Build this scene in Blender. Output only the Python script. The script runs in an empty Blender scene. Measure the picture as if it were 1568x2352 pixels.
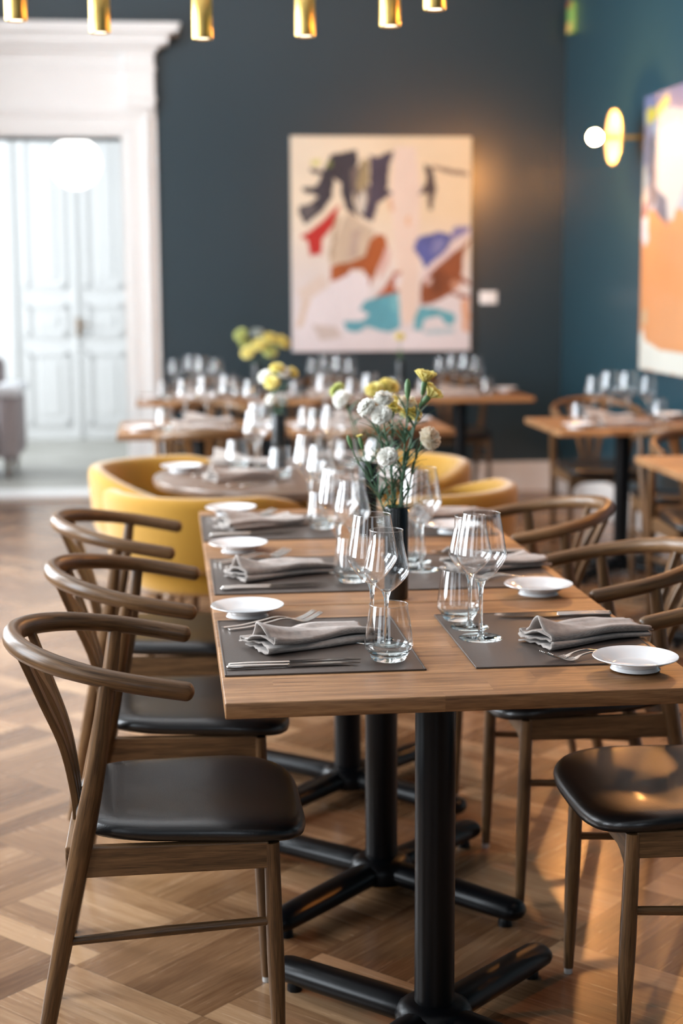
import bpy, bmesh, math, random
import numpy as np
from mathutils import Vector, Matrix
random.seed(7)
SC = bpy.context.scene
COL = SC.collection
PI = math.pi

# ------------------------------------------------------------------ camera
cam_d = bpy.data.cameras.new('camera')
cam = bpy.data.objects.new('camera', cam_d); COL.objects.link(cam)
FPX, TH, YA, RO, CH = 3555.0, math.radians(8.479), math.radians(6.276), math.radians(-0.2585), 1.44
cam_d.sensor_fit = 'HORIZONTAL'; cam_d.sensor_width = 24.0
cam_d.lens = FPX / 1568.0 * 24.0
cam_d.clip_start = 0.05
F_ = Vector((math.sin(YA)*math.cos(TH), math.cos(YA)*math.cos(TH), -math.sin(TH)))
R0 = Vector((math.cos(YA), -math.sin(YA), 0)); U0 = R0.cross(F_)
R_ = R0*math.cos(RO) + U0*math.sin(RO); U_ = -R0*math.sin(RO) + U0*math.cos(RO)
cam.matrix_world = Matrix(((R_.x, U_.x, -F_.x, 0), (R_.y, U_.y, -F_.y, 0), (R_.z, U_.z, -F_.z, CH), (0, 0, 0, 1)))
cam_d.dof.use_dof = True
cam_d.dof.focus_distance = 2.80
cam_d.dof.aperture_fstop = 2.3
SC.camera = cam
SC.view_settings.view_transform = 'Standard'
SC.view_settings.look = 'None'
SC.view_settings.gamma = 1.0
SC.view_settings.exposure = 0.45
SC.view_settings.use_curve_mapping = False
SC.cycles.use_denoising = True
SC.cycles.max_bounces = 10
SC.cycles.transparent_max_bounces = 24
SC.cycles.transmission_bounces = 10
SC.cycles.glossy_bounces = 5
SC.cycles.diffuse_bounces = 4
SC.cycles.caustics_reflective = False
SC.cycles.sample_clamp_indirect = 8.0

# ------------------------------------------------------------------ world + window light
W = bpy.data.worlds.new('world'); SC.world = W; W.use_nodes = True
W.node_tree.nodes['Background'].inputs[0].default_value = (0.75, 0.87, 1.0, 1)
W.node_tree.nodes['Background'].inputs[1].default_value = 1.0

def area(name, loc, rot, sx, sy, power, col):
    l = bpy.data.lights.new(name, 'AREA'); l.shape = 'RECTANGLE'; l.size = sx; l.size_y = sy
    l.energy = power; l.color = col
    o = bpy.data.objects.new(name, l); o.location = loc; o.rotation_euler = rot; COL.objects.link(o)
    return o
XL = -2.2          # inner face of the window wall
YB = 10.427        # far blue wall
XR = 2.668         # right wall, its colour tinted teal for the daylight on it
YN = -2.6          # wall behind the camera
ZC = 3.9
WIN = [-1.3, 0.9, 3.1, 5.3, 7.5]       # centres of the windows in the left wall
for yc, pw in zip(WIN, (9, 24, 115, 205, 205)):
    area('daylight', (XL-0.32, yc, 2.0), (0, -PI/2, 0), 2.5, 1.15, pw, (0.86, 0.935, 1.0))
area('daylight', (-0.2, YN-0.32, 2.0), (PI/2, 0, 0), 1.3, 2.4, 8, (0.82, 0.91, 1.0))
# lobby behind the doorway: daylight from its own window on the left
area('daylight', (-3.1, 12.4, 1.9), (0, -PI/2, 0), 2.6, 2.6, 100, (0.93, 0.97, 1.0))

# ------------------------------------------------------------------ node helpers
class NT:
    def __init__(s, m):
        m.use_nodes = True; s.t = m.node_tree; s.n = s.t.nodes; s.l = s.t.links
        s.bsdf = s.n.get('Principled BSDF'); s.out = s.n.get('Material Output')
    def new(s, typ, **kw):
        x = s.n.new(typ)
        for k, v in kw.items():
            if k.startswith('i_'):
                key = k[2:]; key = int(key) if key.isdigit() else key.replace('_', ' ')
                s.put(x.inputs[key], v)
            else: setattr(x, k, v)
        return x
    def put(s, sock, v):
        if isinstance(v, bpy.types.NodeSocket): s.l.new(v, sock)
        elif isinstance(v, bpy.types.Node): s.l.new(v.outputs[0], sock)
        else: sock.default_value = v
    def m(s, op, a, b=None, c=None):
        x = s.n.new('ShaderNodeMath'); x.operation = op
        s.put(x.inputs[0], a)
        if b is not None: s.put(x.inputs[1], b)
        if c is not None: s.put(x.inputs[2], c)
        return x.outputs[0]
    def mix(s, f, a, b, mode='MIX'):
        x = s.n.new('ShaderNodeMix'); x.data_type = 'RGBA'; x.blend_type = mode
        s.put(x.inputs[0], f); s.put(x.inputs[6], a); s.put(x.inputs[7], b)
        return x.outputs[2]
    def ramp(s, f, stops):
        x = s.n.new('ShaderNodeValToRGB'); s.put(x.inputs[0], f)
        e = x.color_ramp.elements
        while len(e) > 1: e.remove(e[0])
        e[0].position = stops[0][0]; e[0].color = (*stops[0][1], 1)
        for p, c in stops[1:]:
            q = e.new(p); q.color = (*c, 1)
        return x.outputs[0]
    def bump(s, h, strength, dist=0.001):
        x = s.new('ShaderNodeBump', i_Strength=strength, i_Distance=dist); s.l.new(h, x.inputs['Height'])
        s.l.new(x.outputs[0], s.bsdf.inputs['Normal'])

def c4(c): return (c[0], c[1], c[2], 1)
def plain(name, col, rough=0.5, metal=0.0, noise=0.0, nscale=30, spec=0.5, coat=0, sheen=0, bump=0):
    m = bpy.data.materials.new(name); t = NT(m); b = t.bsdf
    b.inputs['Base Color'].default_value = c4(col); b.inputs['Roughness'].default_value = rough
    b.inputs['Metallic'].default_value = metal; b.inputs['Specular IOR Level'].default_value = spec
    b.inputs['Coat Weight'].default_value = coat; b.inputs['Coat Roughness'].default_value = 0.08
    b.inputs['Sheen Weight'].default_value = sheen
    tc = t.new('ShaderNodeTexCoord')
    nz = t.new('ShaderNodeTexNoise', i_Scale=nscale, i_Detail=3.0); t.l.new(tc.outputs['Object'], nz.inputs['Vector'])
    k = t.m('MULTIPLY_ADD', nz.outputs[0], 2*noise, 1-noise)
    mul = t.mix(1.0, c4(col), k, 'MULTIPLY'); t.l.new(mul, b.inputs['Base Color'])
    if bump: t.bump(nz.outputs[0], bump, 0.002)
    return m

def wood(name, dark, light, rough=0.42, uscale=90, vscale=5, bump=0.15, spec=0.5, coat=0.0):
    """grain runs along v of the uv map (metres)"""
    m = bpy.data.materials.new(name); t = NT(m); b = t.bsdf
    uv = t.new('ShaderNodeUVMap'); sp = t.new('ShaderNodeSeparateXYZ'); t.l.new(uv.outputs[0], sp.inputs[0])
    oi = t.new('ShaderNodeObjectInfo')
    w = t.m('MULTIPLY', oi.outputs['Random'], 37.0)
    def nz(us, vs, det, dist=0.0):
        cb = t.new('ShaderNodeCombineXYZ')
        t.put(cb.inputs[0], t.m('MULTIPLY', sp.outputs[0], us)); t.put(cb.inputs[1], t.m('MULTIPLY', sp.outputs[1], vs)); t.put(cb.inputs[2], w)
        n = t.new('ShaderNodeTexNoise', i_Scale=1.0, i_Detail=det, i_Distortion=dist); t.l.new(cb.outputs[0], n.inputs['Vector'])
        return n.outputs[0]
    a = nz(uscale, vscale, 4, 0.6); f = nz(uscale*7, vscale*5, 3); big = nz(8, 2, 2)
    k = t.m('ADD', t.m('MULTIPLY', a, 0.55), t.m('ADD', t.m('MULTIPLY', f, 0.32), t.m('MULTIPLY', big, 0.18)))
    col = t.ramp(k, [(0.36, dark), (0.52, tuple((x+y)/2 for x, y in zip(dark, light))), (0.68, light)])
    pores = t.m('GREATER_THAN', nz(uscale*6, vscale*2.2, 2), 0.665)
    col = t.mix(t.m('MULTIPLY', pores, 0.55), col, c4(tuple(x*0.45 for x in dark)))
    t.l.new(col, b.inputs['Base Color'])
    b.inputs['Roughness'].default_value = rough; b.inputs['Specular IOR Level'].default_value = spec
    b.inputs['Coat Weight'].default_value = coat; b.inputs['Coat Roughness'].default_value = 0.25
    if bump: t.bump(k, bump, 0.0006)
    return m

def emit(name, col, strength):
    m = bpy.data.materials.new(name); t = NT(m)
    e = t.new('ShaderNodeEmission', i_Color=c4(col), i_Strength=strength)
    t.l.new(e.outputs[0], t.out.inputs[0]); return m

def glass_wall(name, tint=(0.985, 0.99, 0.99), gain=2.0):
    m = bpy.data.materials.new(name); t = NT(m)
    ge = t.new('ShaderNodeNewGeometry'); ior = t.m('ADD', 1.52, t.m('MULTIPLY', ge.outputs['Backfacing'], 1/1.52-1.52))
    fr = t.new('ShaderNodeFresnel'); t.put(fr.inputs['IOR'], ior)
    f = t.m('MINIMUM', t.m('MULTIPLY', fr.outputs[0], gain), 1.0)
    tr = t.new('ShaderNodeBsdfTransparent', i_Color=c4(tint)); gl = t.new('ShaderNodeBsdfGlossy', i_Roughness=0.0, i_Color=(1, 1, 1, 1))
    mx = t.new('ShaderNodeMixShader'); t.put(mx.inputs[0], f); t.l.new(tr.outputs[0], mx.inputs[1]); t.l.new(gl.outputs[0], mx.inputs[2])
    t.l.new(mx.outputs[0], t.out.inputs[0]); return m
def glass_solid(name):
    m = bpy.data.materials.new(name); t = NT(m)
    g = t.new('ShaderNodeBsdfGlass', i_IOR=1.5, i_Roughness=0.0, i_Color=(0.97, 0.985, 0.985, 1))
    t.l.new(g.outputs[0], t.out.inputs[0]); return m

M = {}
M['chair'] = wood('smoked_oak', (0.032, 0.0150, 0.0055), (0.225, 0.118, 0.050), 0.33, 110, 5, 0.22, spec=0.38)
M['rail'] = wood('smoked_oak_board', (0.036, 0.0175, 0.0065), (0.250, 0.135, 0.060), 0.42, 80, 5, 0.2, spec=0.35)
M['black'] = plain('black_painted_metal', (0.0015, 0.002, 0.003), 0.34, 0.0, 0.1, 200, 0.25, bump=0.05)
M['leather'] = plain('black_leather', (0.005, 0.005, 0.0055), 0.32, 0, 0.15, 350, 0.6, coat=0.1, bump=0.12)
M['placemat'] = plain('taupe_leather', (0.070, 0.053, 0.044), 0.40, 0, 0.08, 250, 0.5, bump=0.1)
M['porcelain'] = plain('white_porcelain', (0.80, 0.81, 0.82), 0.10, 0, 0.0, 5, 0.6, coat=0.4)
M['steel'] = plain('polished_steel', (0.62, 0.58, 0.54), 0.16, 1.0, 0.03, 60)
M['brass'] = plain('brushed_brass', (0.80, 0.54, 0.16), 0.33, 1.0, 0.05, 40)
M['brass_pale'] = plain('satin_brass', (0.95, 0.74, 0.40), 0.5, 1.0, 0.03, 40)
M['brass_dark'] = plain('aged_brass', (0.30, 0.16, 0.05), 0.35, 1.0, 0.1, 40)
M['yellow'] = plain('mustard_wool', (0.35, 0.180, 0.015), 0.85, 0, 0.12, 300, 0.2, sheen=0.4, bump=0.3)
M['grey_cloth'] = plain('grey_mauve_cloth', (0.34, 0.29, 0.29), 0.9, 0, 0.1, 200, 0.2, bump=0.3)
M['lit_arm_white'] = plain('lit_arm_white', (0.78, 0.78, 0.80), 0.9, 0, 0.05, 60, 0.2)  # white put in for the light on the lobby armchair's arm
M['white'] = plain('white_gloss_paint', (0.80, 0.80, 0.79), 0.35, 0, 0.02, 8)
M['white_matt'] = plain('white_plaster', (0.78, 0.79, 0.79), 0.8, 0, 0.02, 8)
M['wall'] = plain('slate_blue_paint', (0.018, 0.036, 0.047), 0.28, 0, 0.03, 60, 0.6, bump=0.03)
M['wall_daylit'] = plain('slate_blue_paint_daylit', (0.018, 0.055, 0.075), 0.28, 0, 0.03, 60, 0.6, bump=0.03)  # same paint as the far wall, daylight and reflection put into its colour
M['vase'] = plain('black_glazed_ceramic', (0.003, 0.0045, 0.005), 0.22, 0, 0.0, 10, 0.6)
M['glasswall'] = glass_wall('thin_clear_glass')
M['glass'] = glass_solid('solid_clear_glass')
M['bulb'] = emit('warm_bulb', (1.0, 0.43, 0.12), 620)
M['bulb_near'] = emit('warm_bulb_near', (1.0, 0.36, 0.08), 850)
M['lens'] = emit('warm_lens', (1.0, 0.86, 0.62), 3.5)
M['globe'] = emit('white_globe', (1.0, 0.99, 0.97), 3.2)
M['canvas_edge'] = plain('canvas_side', (0.62, 0.57, 0.50), 0.8)
M['stem'] = plain('flower_stem_green', (0.055, 0.135, 0.062), 0.5, 0, 0.25, 60)
M['leaf'] = plain('grey_green_leaf', (0.06, 0.14, 0.085), 0.5, 0, 0.25, 60)
M['calyx'] = plain('calyx_green', (0.10, 0.20, 0.075), 0.5, 0, 0.2, 60)
for k, c in dict(cream=(0.90, 0.83, 0.70), white=(0.90, 0.89, 0.84), yellow=(0.90, 0.82, 0.34), lime=(0.66, 0.70, 0.30), ice=(0.66, 0.72, 0.70)).items():
    m = plain('petal_'+k, c, 0.65, 0, 0.08, 120, 0.3); t = NT(m); tl = t.new('ShaderNodeBsdfTranslucent', i_Color=c4(c)); mx = t.new('ShaderNodeMixShader', i_0=0.42)
    t.l.new(t.bsdf.outputs[0], mx.inputs[1]); t.l.new(tl.outputs[0], mx.inputs[2]); t.l.new(mx.outputs[0], t.out.inputs[0])
    M['p_'+k] = m

def linen():
    m = bpy.data.materials.new('natural_linen'); t = NT(m); b = t.bsdf
    tc = t.new('ShaderNodeTexCoord'); mp = t.new('ShaderNodeMapping'); t.l.new(tc.outputs['Object'], mp.inputs[0])
    w1 = t.new('ShaderNodeTexWave', i_Scale=330.0, i_Distortion=1.5); w1.bands_direction = 'X'
    w2 = t.new('ShaderNodeTexWave', i_Scale=330.0, i_Distortion=1.5); w2.bands_direction = 'Y'
    t.l.new(mp.outputs[0], w1.inputs[0]); t.l.new(mp.outputs[0], w2.inputs[0])
    s = t.m('MULTIPLY', t.m('ADD', w1.outputs[0], w2.outputs[0]), 0.5)
    nz = t.new('ShaderNodeTexNoise', i_Scale=90.0, i_Detail=4.0); t.l.new(tc.outputs['Object'], nz.inputs['Vector'])
    k = t.m('ADD', t.m('MULTIPLY', s, 0.5), t.m('MULTIPLY', nz.outputs[0], 0.5))
    t.l.new(t.ramp(k, [(0.25, (0.24, 0.205, 0.18)), (0.7, (0.50, 0.43, 0.385))]), b.inputs['Base Color'])
    b.inputs['Roughness'].default_value = 0.9; b.inputs['Sheen Weight'].default_value = 0.3
    t.bump(k, 0.5, 0.0008); return m
M['linen'] = linen()

def oak_top():
    """butcher-block oak: staves run along x"""
    m = bpy.data.materials.new('oiled_oak_staves'); t = NT(m); b = t.bsdf
    tc = t.new('ShaderNodeTexCoord'); sp = t.new('ShaderNodeSeparateXYZ'); t.l.new(tc.outputs['Object'], sp.inputs[0])
    oi = t.new('ShaderNodeObjectInfo'); x = t.m('ADD', sp.outputs[0], t.m('MULTIPLY', oi.outputs['Random'], 11.0)); y = t.m('ADD', sp.outputs[1], 5.0)
    row = t.m('FLOOR', t.m('DIVIDE', y, 0.062))
    xo = t.m('ADD', x, t.m('MULTIPLY', row, 0.371)); colid = t.m('FLOOR', t.m('DIVIDE', xo, 0.46))
    cb = t.new('ShaderNodeCombineXYZ'); t.put(cb.inputs[0], row); t.put(cb.inputs[1], colid)
    wn = t.new('ShaderNodeTexWhiteNoise'); t.l.new(cb.outputs[0], wn.inputs['Vector'])
    def nz(xs, ys, det, dist=0.):
        c = t.new('ShaderNodeCombineXYZ'); t.put(c.inputs[0], t.m('MULTIPLY', x, xs)); t.put(c.inputs[1], t.m('MULTIPLY', t.m('ADD', y, t.m('MULTIPLY', sp.outputs[2], 1.0)), ys)); t.put(c.inputs[2], t.m('MULTIPLY', wn.outputs[0], 31.0))
        n = t.new('ShaderNodeTexNoise', i_Scale=1.0, i_Detail=det, i_Distortion=dist); t.l.new(c.outputs[0], n.inputs['Vector']); return n.outputs[0]
    a = nz(5, 95, 4, 0.8); f = nz(24, 620, 3); big = nz(2.5, 14, 2, 1.0)
    k = t.m('ADD', t.m('ADD', t.m('MULTIPLY', a, 0.42), t.m('MULTIPLY', f, 0.30)), t.m('ADD', t.m('MULTIPLY', big, 0.18), t.m('MULTIPLY', wn.outputs[0], 0.12)))
    col = t.ramp(k, [(0.33, (0.090, 0.036, 0.012)), (0.48, (0.245, 0.117, 0.046)), (0.64, (0.43, 0.225, 0.098))])
    pores = t.m('GREATER_THAN', nz(14, 520, 2), 0.68)
    col = t.mix(t.m('MULTIPLY', pores, 0.6), col, (0.06, 0.028, 0.012, 1))
    fy = t.m('FRACT', t.m('DIVIDE', y, 0.062)); seam = t.m('LESS_THAN', fy, 0.018)
    col = t.mix(t.m('MULTIPLY', seam, 0.4), col, (0.05, 0.025, 0.012, 1))
    t.l.new(col, b.inputs['Base Color'])
    b.inputs['Roughness'].default_value = 0.42; b.inputs['Specular IOR Level'].default_value = 0.45
    t.bump(k, 0.12, 0.0005); return m
M['oak'] = oak_top()

def parquet(name, cols, cell=0.373, strips=5, ox=-0.49, oy=4.483, rough=0.17):
    m = bpy.data.materials.new(name); t = NT(m); b = t.bsdf
    tc = t.new('ShaderNodeTexCoord'); sp = t.new('ShaderNodeSeparateXYZ'); t.l.new(tc.outputs['Object'], sp.inputs[0])
    x = t.m('SUBTRACT', sp.outputs[0], ox); y = t.m('SUBTRACT', sp.outputs[1], oy)
    r2 = 1/math.sqrt(2)/cell
    u = t.m('ADD', t.m('MULTIPLY', t.m('ADD', x, y), r2), 200.0); v = t.m('ADD', t.m('MULTIPLY', t.m('SUBTRACT', y, x), r2), 200.0)
    fu = t.m('FLOOR', u); fv = t.m('FLOOR', v)
    par = t.m('MODULO', t.m('ADD', fu, fv), 2.0)
    ru = t.m('FRACT', u); rv = t.m('FRACT', v)
    inv = t.m('SUBTRACT', 1.0, par)
    across = t.m('ADD', t.m('MULTIPLY', ru, par), t.m('MULTIPLY', rv, inv))
    along = t.m('ADD', t.m('MULTIPLY', rv, par), t.m('MULTIPLY', ru, inv))
    st = t.m('FLOOR', t.m('MULTIPLY', across, float(strips)))
    cb = t.new('ShaderNodeCombineXYZ'); t.put(cb.inputs[0], fu); t.put(cb.inputs[1], fv); t.put(cb.inputs[2], st)
    wn = t.new('ShaderNodeTexWhiteNoise'); t.l.new(cb.outputs[0], wn.inputs['Vector'])
    cb2 = t.new('ShaderNodeCombineXYZ'); t.put(cb2.inputs[0], fu); t.put(cb2.inputs[1], fv)
    wc = t.new('ShaderNodeTexWhiteNoise'); t.l.new(cb2.outputs[0], wc.inputs['Vector'])
    def nz(a_s, l_s, det, dist=0.):
        c = t.new('ShaderNodeCombineXYZ'); t.put(c.inputs[0], t.m('MULTIPLY', across, a_s)); t.put(c.inputs[1], t.m('MULTIPLY', along, l_s)); t.put(c.inputs[2], t.m('ADD', t.m('MULTIPLY', wn.outputs[0], 43.0), fu))
        n = t.new('ShaderNodeTexNoise', i_Scale=1.0, i_Detail=det, i_Distortion=dist); t.l.new(c.outputs[0], n.inputs['Vector']); return n.outputs[0]
    a = nz(30, 1.6, 4, 0.8); f = nz(160, 9, 3)
    k = t.m('ADD', t.m('ADD', t.m('MULTIPLY', a, 0.34), t.m('MULTIPLY', f, 0.18)), t.m('ADD', t.m('MULTIPLY', wn.outputs[0], 0.26), t.m('ADD', t.m('MULTIPLY', wc.outputs[0], 0.12), t.m('MULTIPLY', par, 0.10))))
    col = t.ramp(k, [(0.28, cols[0]), (0.5, cols[1]), (0.74, cols[2])])
    e1 = t.m('FRACT', t.m('MULTIPLY', across, float(strips)))
    seam = t.m('MAXIMUM', t.m('LESS_THAN', e1, 0.02), t.m('MAXIMUM', t.m('LESS_THAN', along, 0.006), t.m('GREATER_THAN', along, 0.996)))
    col = t.mix(t.m('MULTIPLY', seam, 0.5), col, c4(tuple(c*0.35 for c in cols[0])))
    t.l.new(col, b.inputs['Base Color'])
    t.put(b.inputs['Roughness'], t.m('MULTIPLY_ADD', a, 0.16, rough)); b.inputs['Specular IOR Level'].default_value = 0.5
    t.bump(k, 0.08, 0.0006); return m
M['floor'] = parquet('oak_block_parquet', [(0.110, 0.050, 0.021), (0.235, 0.124, 0.060), (0.41, 0.245, 0.132)])
M['lobbyfloor'] = parquet('pale_lobby_boards', [(0.30, 0.29, 0.25), (0.38, 0.37, 0.33), (0.46, 0.45, 0.41)], 0.6, 6, rough=0.3)

# ------------------------------------------------------------------ geometry helpers
def mk(name, V, Fc, mat, parent=None, smooth=True, axis=None, uvs=None, sharp=None):
    me = bpy.data.meshes.new(name); me.from_pydata([tuple(v) for v in V], [], Fc); me.update()
    if smooth:
        me.polygons.foreach_set('use_smooth', [True]*len(me.polygons))
        if sharp is not None: me.set_sharp_from_angle(angle=math.radians(sharp))
    uvl = me.uv_layers.new(name='UVMap')
    if uvs is not None:
        for lp in me.loops: uvl.data[lp.index].uv = uvs[lp.vertex_index]
    elif axis is not None:
        a = [i for i in range(3) if i != axis]
        for lp in me.loops:
            co = me.vertices[lp.vertex_index].co
            uvl.data[lp.index].uv = (co[a[0]]*0.93 + co[a[1]]*1.07, co[axis])
    ms = mat if isinstance(mat, (list, tuple)) else [mat]
    for q in ms: me.materials.append(q)
    o = bpy.data.objects.new(name, me); COL.objects.link(o)
    if parent is not None: o.parent = parent
    return o
class G:
    def __init__(s): s.V = []; s.F = []; s.UV = []
    def add(s, V, Fc, UV=None):
        b = len(s.V); s.V += [tuple(v) for v in V]; s.F += [tuple(i+b for i in f) for f in Fc]
        s.UV += (UV if UV else [(v[0]+v[1], v[2]) for v in V])
        return s
    def box(s, x0, x1, y0, y1, z0, z1, bev=0.0):
        if bev <= 0:
            V = [(x, y, z) for x in (x0, x1) for y in (y0, y1) for z in (z0, z1)]
            return s.add(V, [(0, 1, 3, 2), (4, 6, 7, 5), (0, 4, 5, 1), (2, 3, 7, 6), (0, 2, 6, 4), (1, 5, 7, 3)])
        bm = bmesh.new(); bmesh.ops.create_cube(bm, size=1.0)
        for v in bm.verts: v.co = Vector(((x0+x1)/2+v.co.x*(x1-x0), (y0+y1)/2+v.co.y*(y1-y0), (z0+z1)/2+v.co.z*(z1-z0)))
        bmesh.ops.bevel(bm, geom=bm.edges[:], offset=bev, segments=3, profile=0.5, affect='EDGES')
        bm.verts.index_update()
        V = [v.co[:] for v in bm.verts]; Fc = [[v.index for v in f.verts] for f in bm.faces]; bm.free()
        return s.add(V, Fc)
    def tube(s, P, R, n=14, up=(0, 0, 1), cap=True, flat=None):
        """sweep; R = radius or list of radii or (a,b) pairs (a along up, b sideways)"""
        P = [Vector(p) for p in P]; K = len(P)
        if not isinstance(R, list): R = [R]*K
        up = Vector(up); V = []; UV = []; L = 0.0
        for i, p in enumerate(P):
            t = (P[min(i+1, K-1)]-P[max(i-1, 0)]).normalized()
            sd = t.cross(up)
            if sd.length < 1e-4: sd = t.cross(Vector((1, 0, 0)))
            sd.normalize(); nn = sd.cross(t).normalized()
            a, b = R[i] if isinstance(R[i], tuple) else (R[i], R[i])
            if i: L += (p-P[i-1]).length
            for j in range(n):
                th = 2*PI*j/n; V.append(p+nn*a*math.sin(th)+sd*b*math.cos(th)); UV.append((abs(j/n-0.5)*2*PI*max(a, b), L))
        Fc = [(i*n+j, i*n+(j+1) % n, (i+1)*n+(j+1) % n, (i+1)*n+j) for i in range(K-1) for j in range(n)]
        if cap: Fc += [tuple(range(n-1, -1, -1)), tuple((K-1)*n+j for j in range(n))]
        return s.add(V, Fc, UV)
    def lathe(s, prof, n=32, c=(0, 0, 0)):
        V = []; Fc = []; UV = []
        for i, (r, z) in enumerate(prof):
            for j in range(n):
                th = 2*PI*j/n; V.append((c[0]+r*math.cos(th), c[1]+r*math.sin(th), c[2]+z)); UV.append((r*abs(j/n-0.5)*6.28, z+r))
        for i in range(len(prof)-1):
            for j in range(n): Fc.append((i*n+j, i*n+(j+1) % n, (i+1)*n+(j+1) % n, (i+1)*n+j))
        if prof[0][0] > 0 and prof[0][0] < 0.002 or prof[0][0] == 0: pass
        return s.add(V, Fc, UV)
    def obj(s, name, mat, parent=None, smooth=True, axis=None, sharp=40, useuv=False):
        return mk(name, s.V, s.F, mat, parent, smooth, axis, s.UV if useuv else None, sharp)
def roundtube(P, r, k=4):
    """path with hemispherical ends: returns P2,R2 ; r list or float, P dense"""
    P = [Vector(p) for p in P]; n = len(P); R = r if isinstance(r, list) else [r]*n
    d0 = (P[0]-P[1]).normalized(); d1 = (P[-1]-P[-2]).normalized()
    r0 = R[0] if not isinstance(R[0], tuple) else max(R[0]); r1 = R[-1] if not isinstance(R[-1], tuple) else max(R[-1])
    def sc(q, f): return (q[0]*f, q[1]*f) if isinstance(q, tuple) else q*f
    A = []; RA = []
    for i in range(k, 0, -1):
        a = i/k*PI/2*0.97; A.append(P[0]+d0*r0*math.sin(a)*0.8); RA.append(sc(R[0], math.cos(a)))
    B = []; RB = []
    for i in range(1, k+1):
        a = i/k*PI/2*0.97; B.append(P[-1]+d1*r1*math.sin(a)*0.8); RB.append(sc(R[-1], math.cos(a)))
    return A+P+B, RA+R+RB
def bez(p0, p1, p2, p3, n):
    out = []
    for i in range(n+1):
        t = i/n; out.append(tuple((1-t)**3*a+3*(1-t)**2*t*b+3*(1-t)*t*t*c+t**3*d for a, b, c, d in zip(p0, p1, p2, p3)))
    return out
def catmull(P, n):
    P = [Vector(p) for p in P]; Q = [P[0]*2-P[1]]+P+[P[-1]*2-P[-2]]; out = []
    for i in range(1, len(Q)-2):
        for k in range(n):
            t = k/n; a, b, c, d = Q[i-1], Q[i], Q[i+1], Q[i+2]
            out.append(0.5*((2*b)+(-a+c)*t+(2*a-5*b+4*c-d)*t*t+(-a+3*b-3*c+d)*t**3))
    out.append(P[-1]); return out

def tag(o, label, cat, group=None):
    o['label'] = label; o['category'] = cat
    if group: o['group'] = group
    return o
def thing(name, label=None, cat=None, loc=(0, 0, 0), rz=0, group=None):
    o = bpy.data.objects.new(name, None); COL.objects.link(o); o.empty_display_size = 0.1
    o.location = loc; o.rotation_euler = (0, 0, rz)
    if label: tag(o, label, cat, group)
    return o
def struct(o): o['kind'] = 'structure'; return o
def dup(root, loc, rz, label, cat=None, group=None, scale=None, tilt=None):
    def cp(o, par):
        c = o.copy(); COL.objects.link(c); c.parent = par
        for ch in o.children: cp(ch, c)
        return c
    r = cp(root, None); r.location = loc; r.rotation_euler = (tilt[0], tilt[1], rz) if tilt else (0, 0, rz)
    if scale: r.scale = (scale,)*3
    r['label'] = label
    if cat: r['category'] = cat
    if group: r['group'] = group
    return r
used = set()
def place(proto, loc, rz, label, group=None, **kw):
    """the first call moves the prototype itself, later calls copy it"""
    if proto.name not in used:
        used.add(proto.name); proto.location = loc; proto.rotation_euler = (0, 0, rz)
        if kw.get('scale'): proto.scale = (kw['scale'],)*3
        proto['label'] = label
        if group: proto['group'] = group
        return proto
    return dup(proto, loc, rz, label, None, group, **kw)

# ================================================================== THE ROOM
struct(G().box(XL-0.4, XR+0.2, YN-0.4, YB+0.02, -0.06, 0.0).obj('floor', M['floor'], smooth=False))
struct(G().box(-3.4, 1.0, YB+0.02, 14.5, -0.06, 0.025).obj('floor_lobby', M['lobbyfloor'], smooth=False))
struct(G().box(XL-0.4, XR+0.2, YN-0.4, 14.6, ZC, ZC+0.08).obj('ceiling', M['white_matt'], smooth=False))
OX0, OX1, OZ = -1.45, -0.275, 2.375      # doorway in the far wall
g = G(); g.box(XL-0.3, OX0, YB, YB+0.30, 0, ZC); g.box(OX1, XR+0.2, YB, YB+0.30, 0, ZC); g.box(OX0, OX1, YB, YB+0.30, OZ, ZC)
struct(g.obj('wall_back', M['wall'], smooth=False))
struct(G().box(XR, XR+0.2, YN-0.2, YB, 0, ZC).obj('wall_right', M['wall_daylit'], smooth=False))
NW = 0.65
g = G(); g.box(XL, -NW-0.2, YN-0.3, YN, 0, ZC); g.box(NW-0.2, XR+0.2, YN-0.3, YN, 0, ZC)
g.box(-NW-0.2, NW-0.2, YN-0.3, YN, 0, 0.75); g.box(-NW-0.2, NW-0.2, YN-0.3, YN, 3.2, ZC)
struct(g.obj('wall_front', M['wall'], smooth=False))
g = G(); ys = [YN-0.3]
for yc in WIN: ys += [yc-0.6, yc+0.6]
ys.append(YB)
for i in range(0, len(ys), 2): g.box(XL-0.3, XL, ys[i], ys[i+1], 0, ZC)
for yc in WIN: g.box(XL-0.3, XL, yc-0.6, yc+0.6, 0, 0.7); g.box(XL-0.3, XL, yc-0.6, yc+0.6, 3.3, ZC)
struct(g.obj('wall_left', M['white_matt'], smooth=False))
for i, yc in enumerate(WIN):
    g = G(); x0, x1 = XL-0.20, XL-0.14
    for a, b in ((yc-0.6, yc-0.54), (yc+0.54, yc+0.6), (yc-0.03, yc+0.03)): g.box(x0, x1, a, b, 0.7, 3.3)
    for a, b in ((0.7, 0.77), (3.23, 3.3), (2.4, 2.45)): g.box(x0, x1, yc-0.6, yc+0.6, a, b)
    struct(g.obj('window_%d' % (i+1), M['white'], smooth=False))
g = G()
for a, b in ((-NW-0.2, -NW-0.14), (NW-0.26, NW-0.2), (-0.23, -0.17)): g.box(a, b, YN-0.2, YN-0.14, 0.75, 3.2)
for a, b in ((0.75, 0.82), (3.13, 3.2)): g.box(-NW-0.2, NW-0.2, YN-0.2, YN-0.14, a, b)
struct(g.obj('window_6', M['white'], smooth=False))
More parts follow.
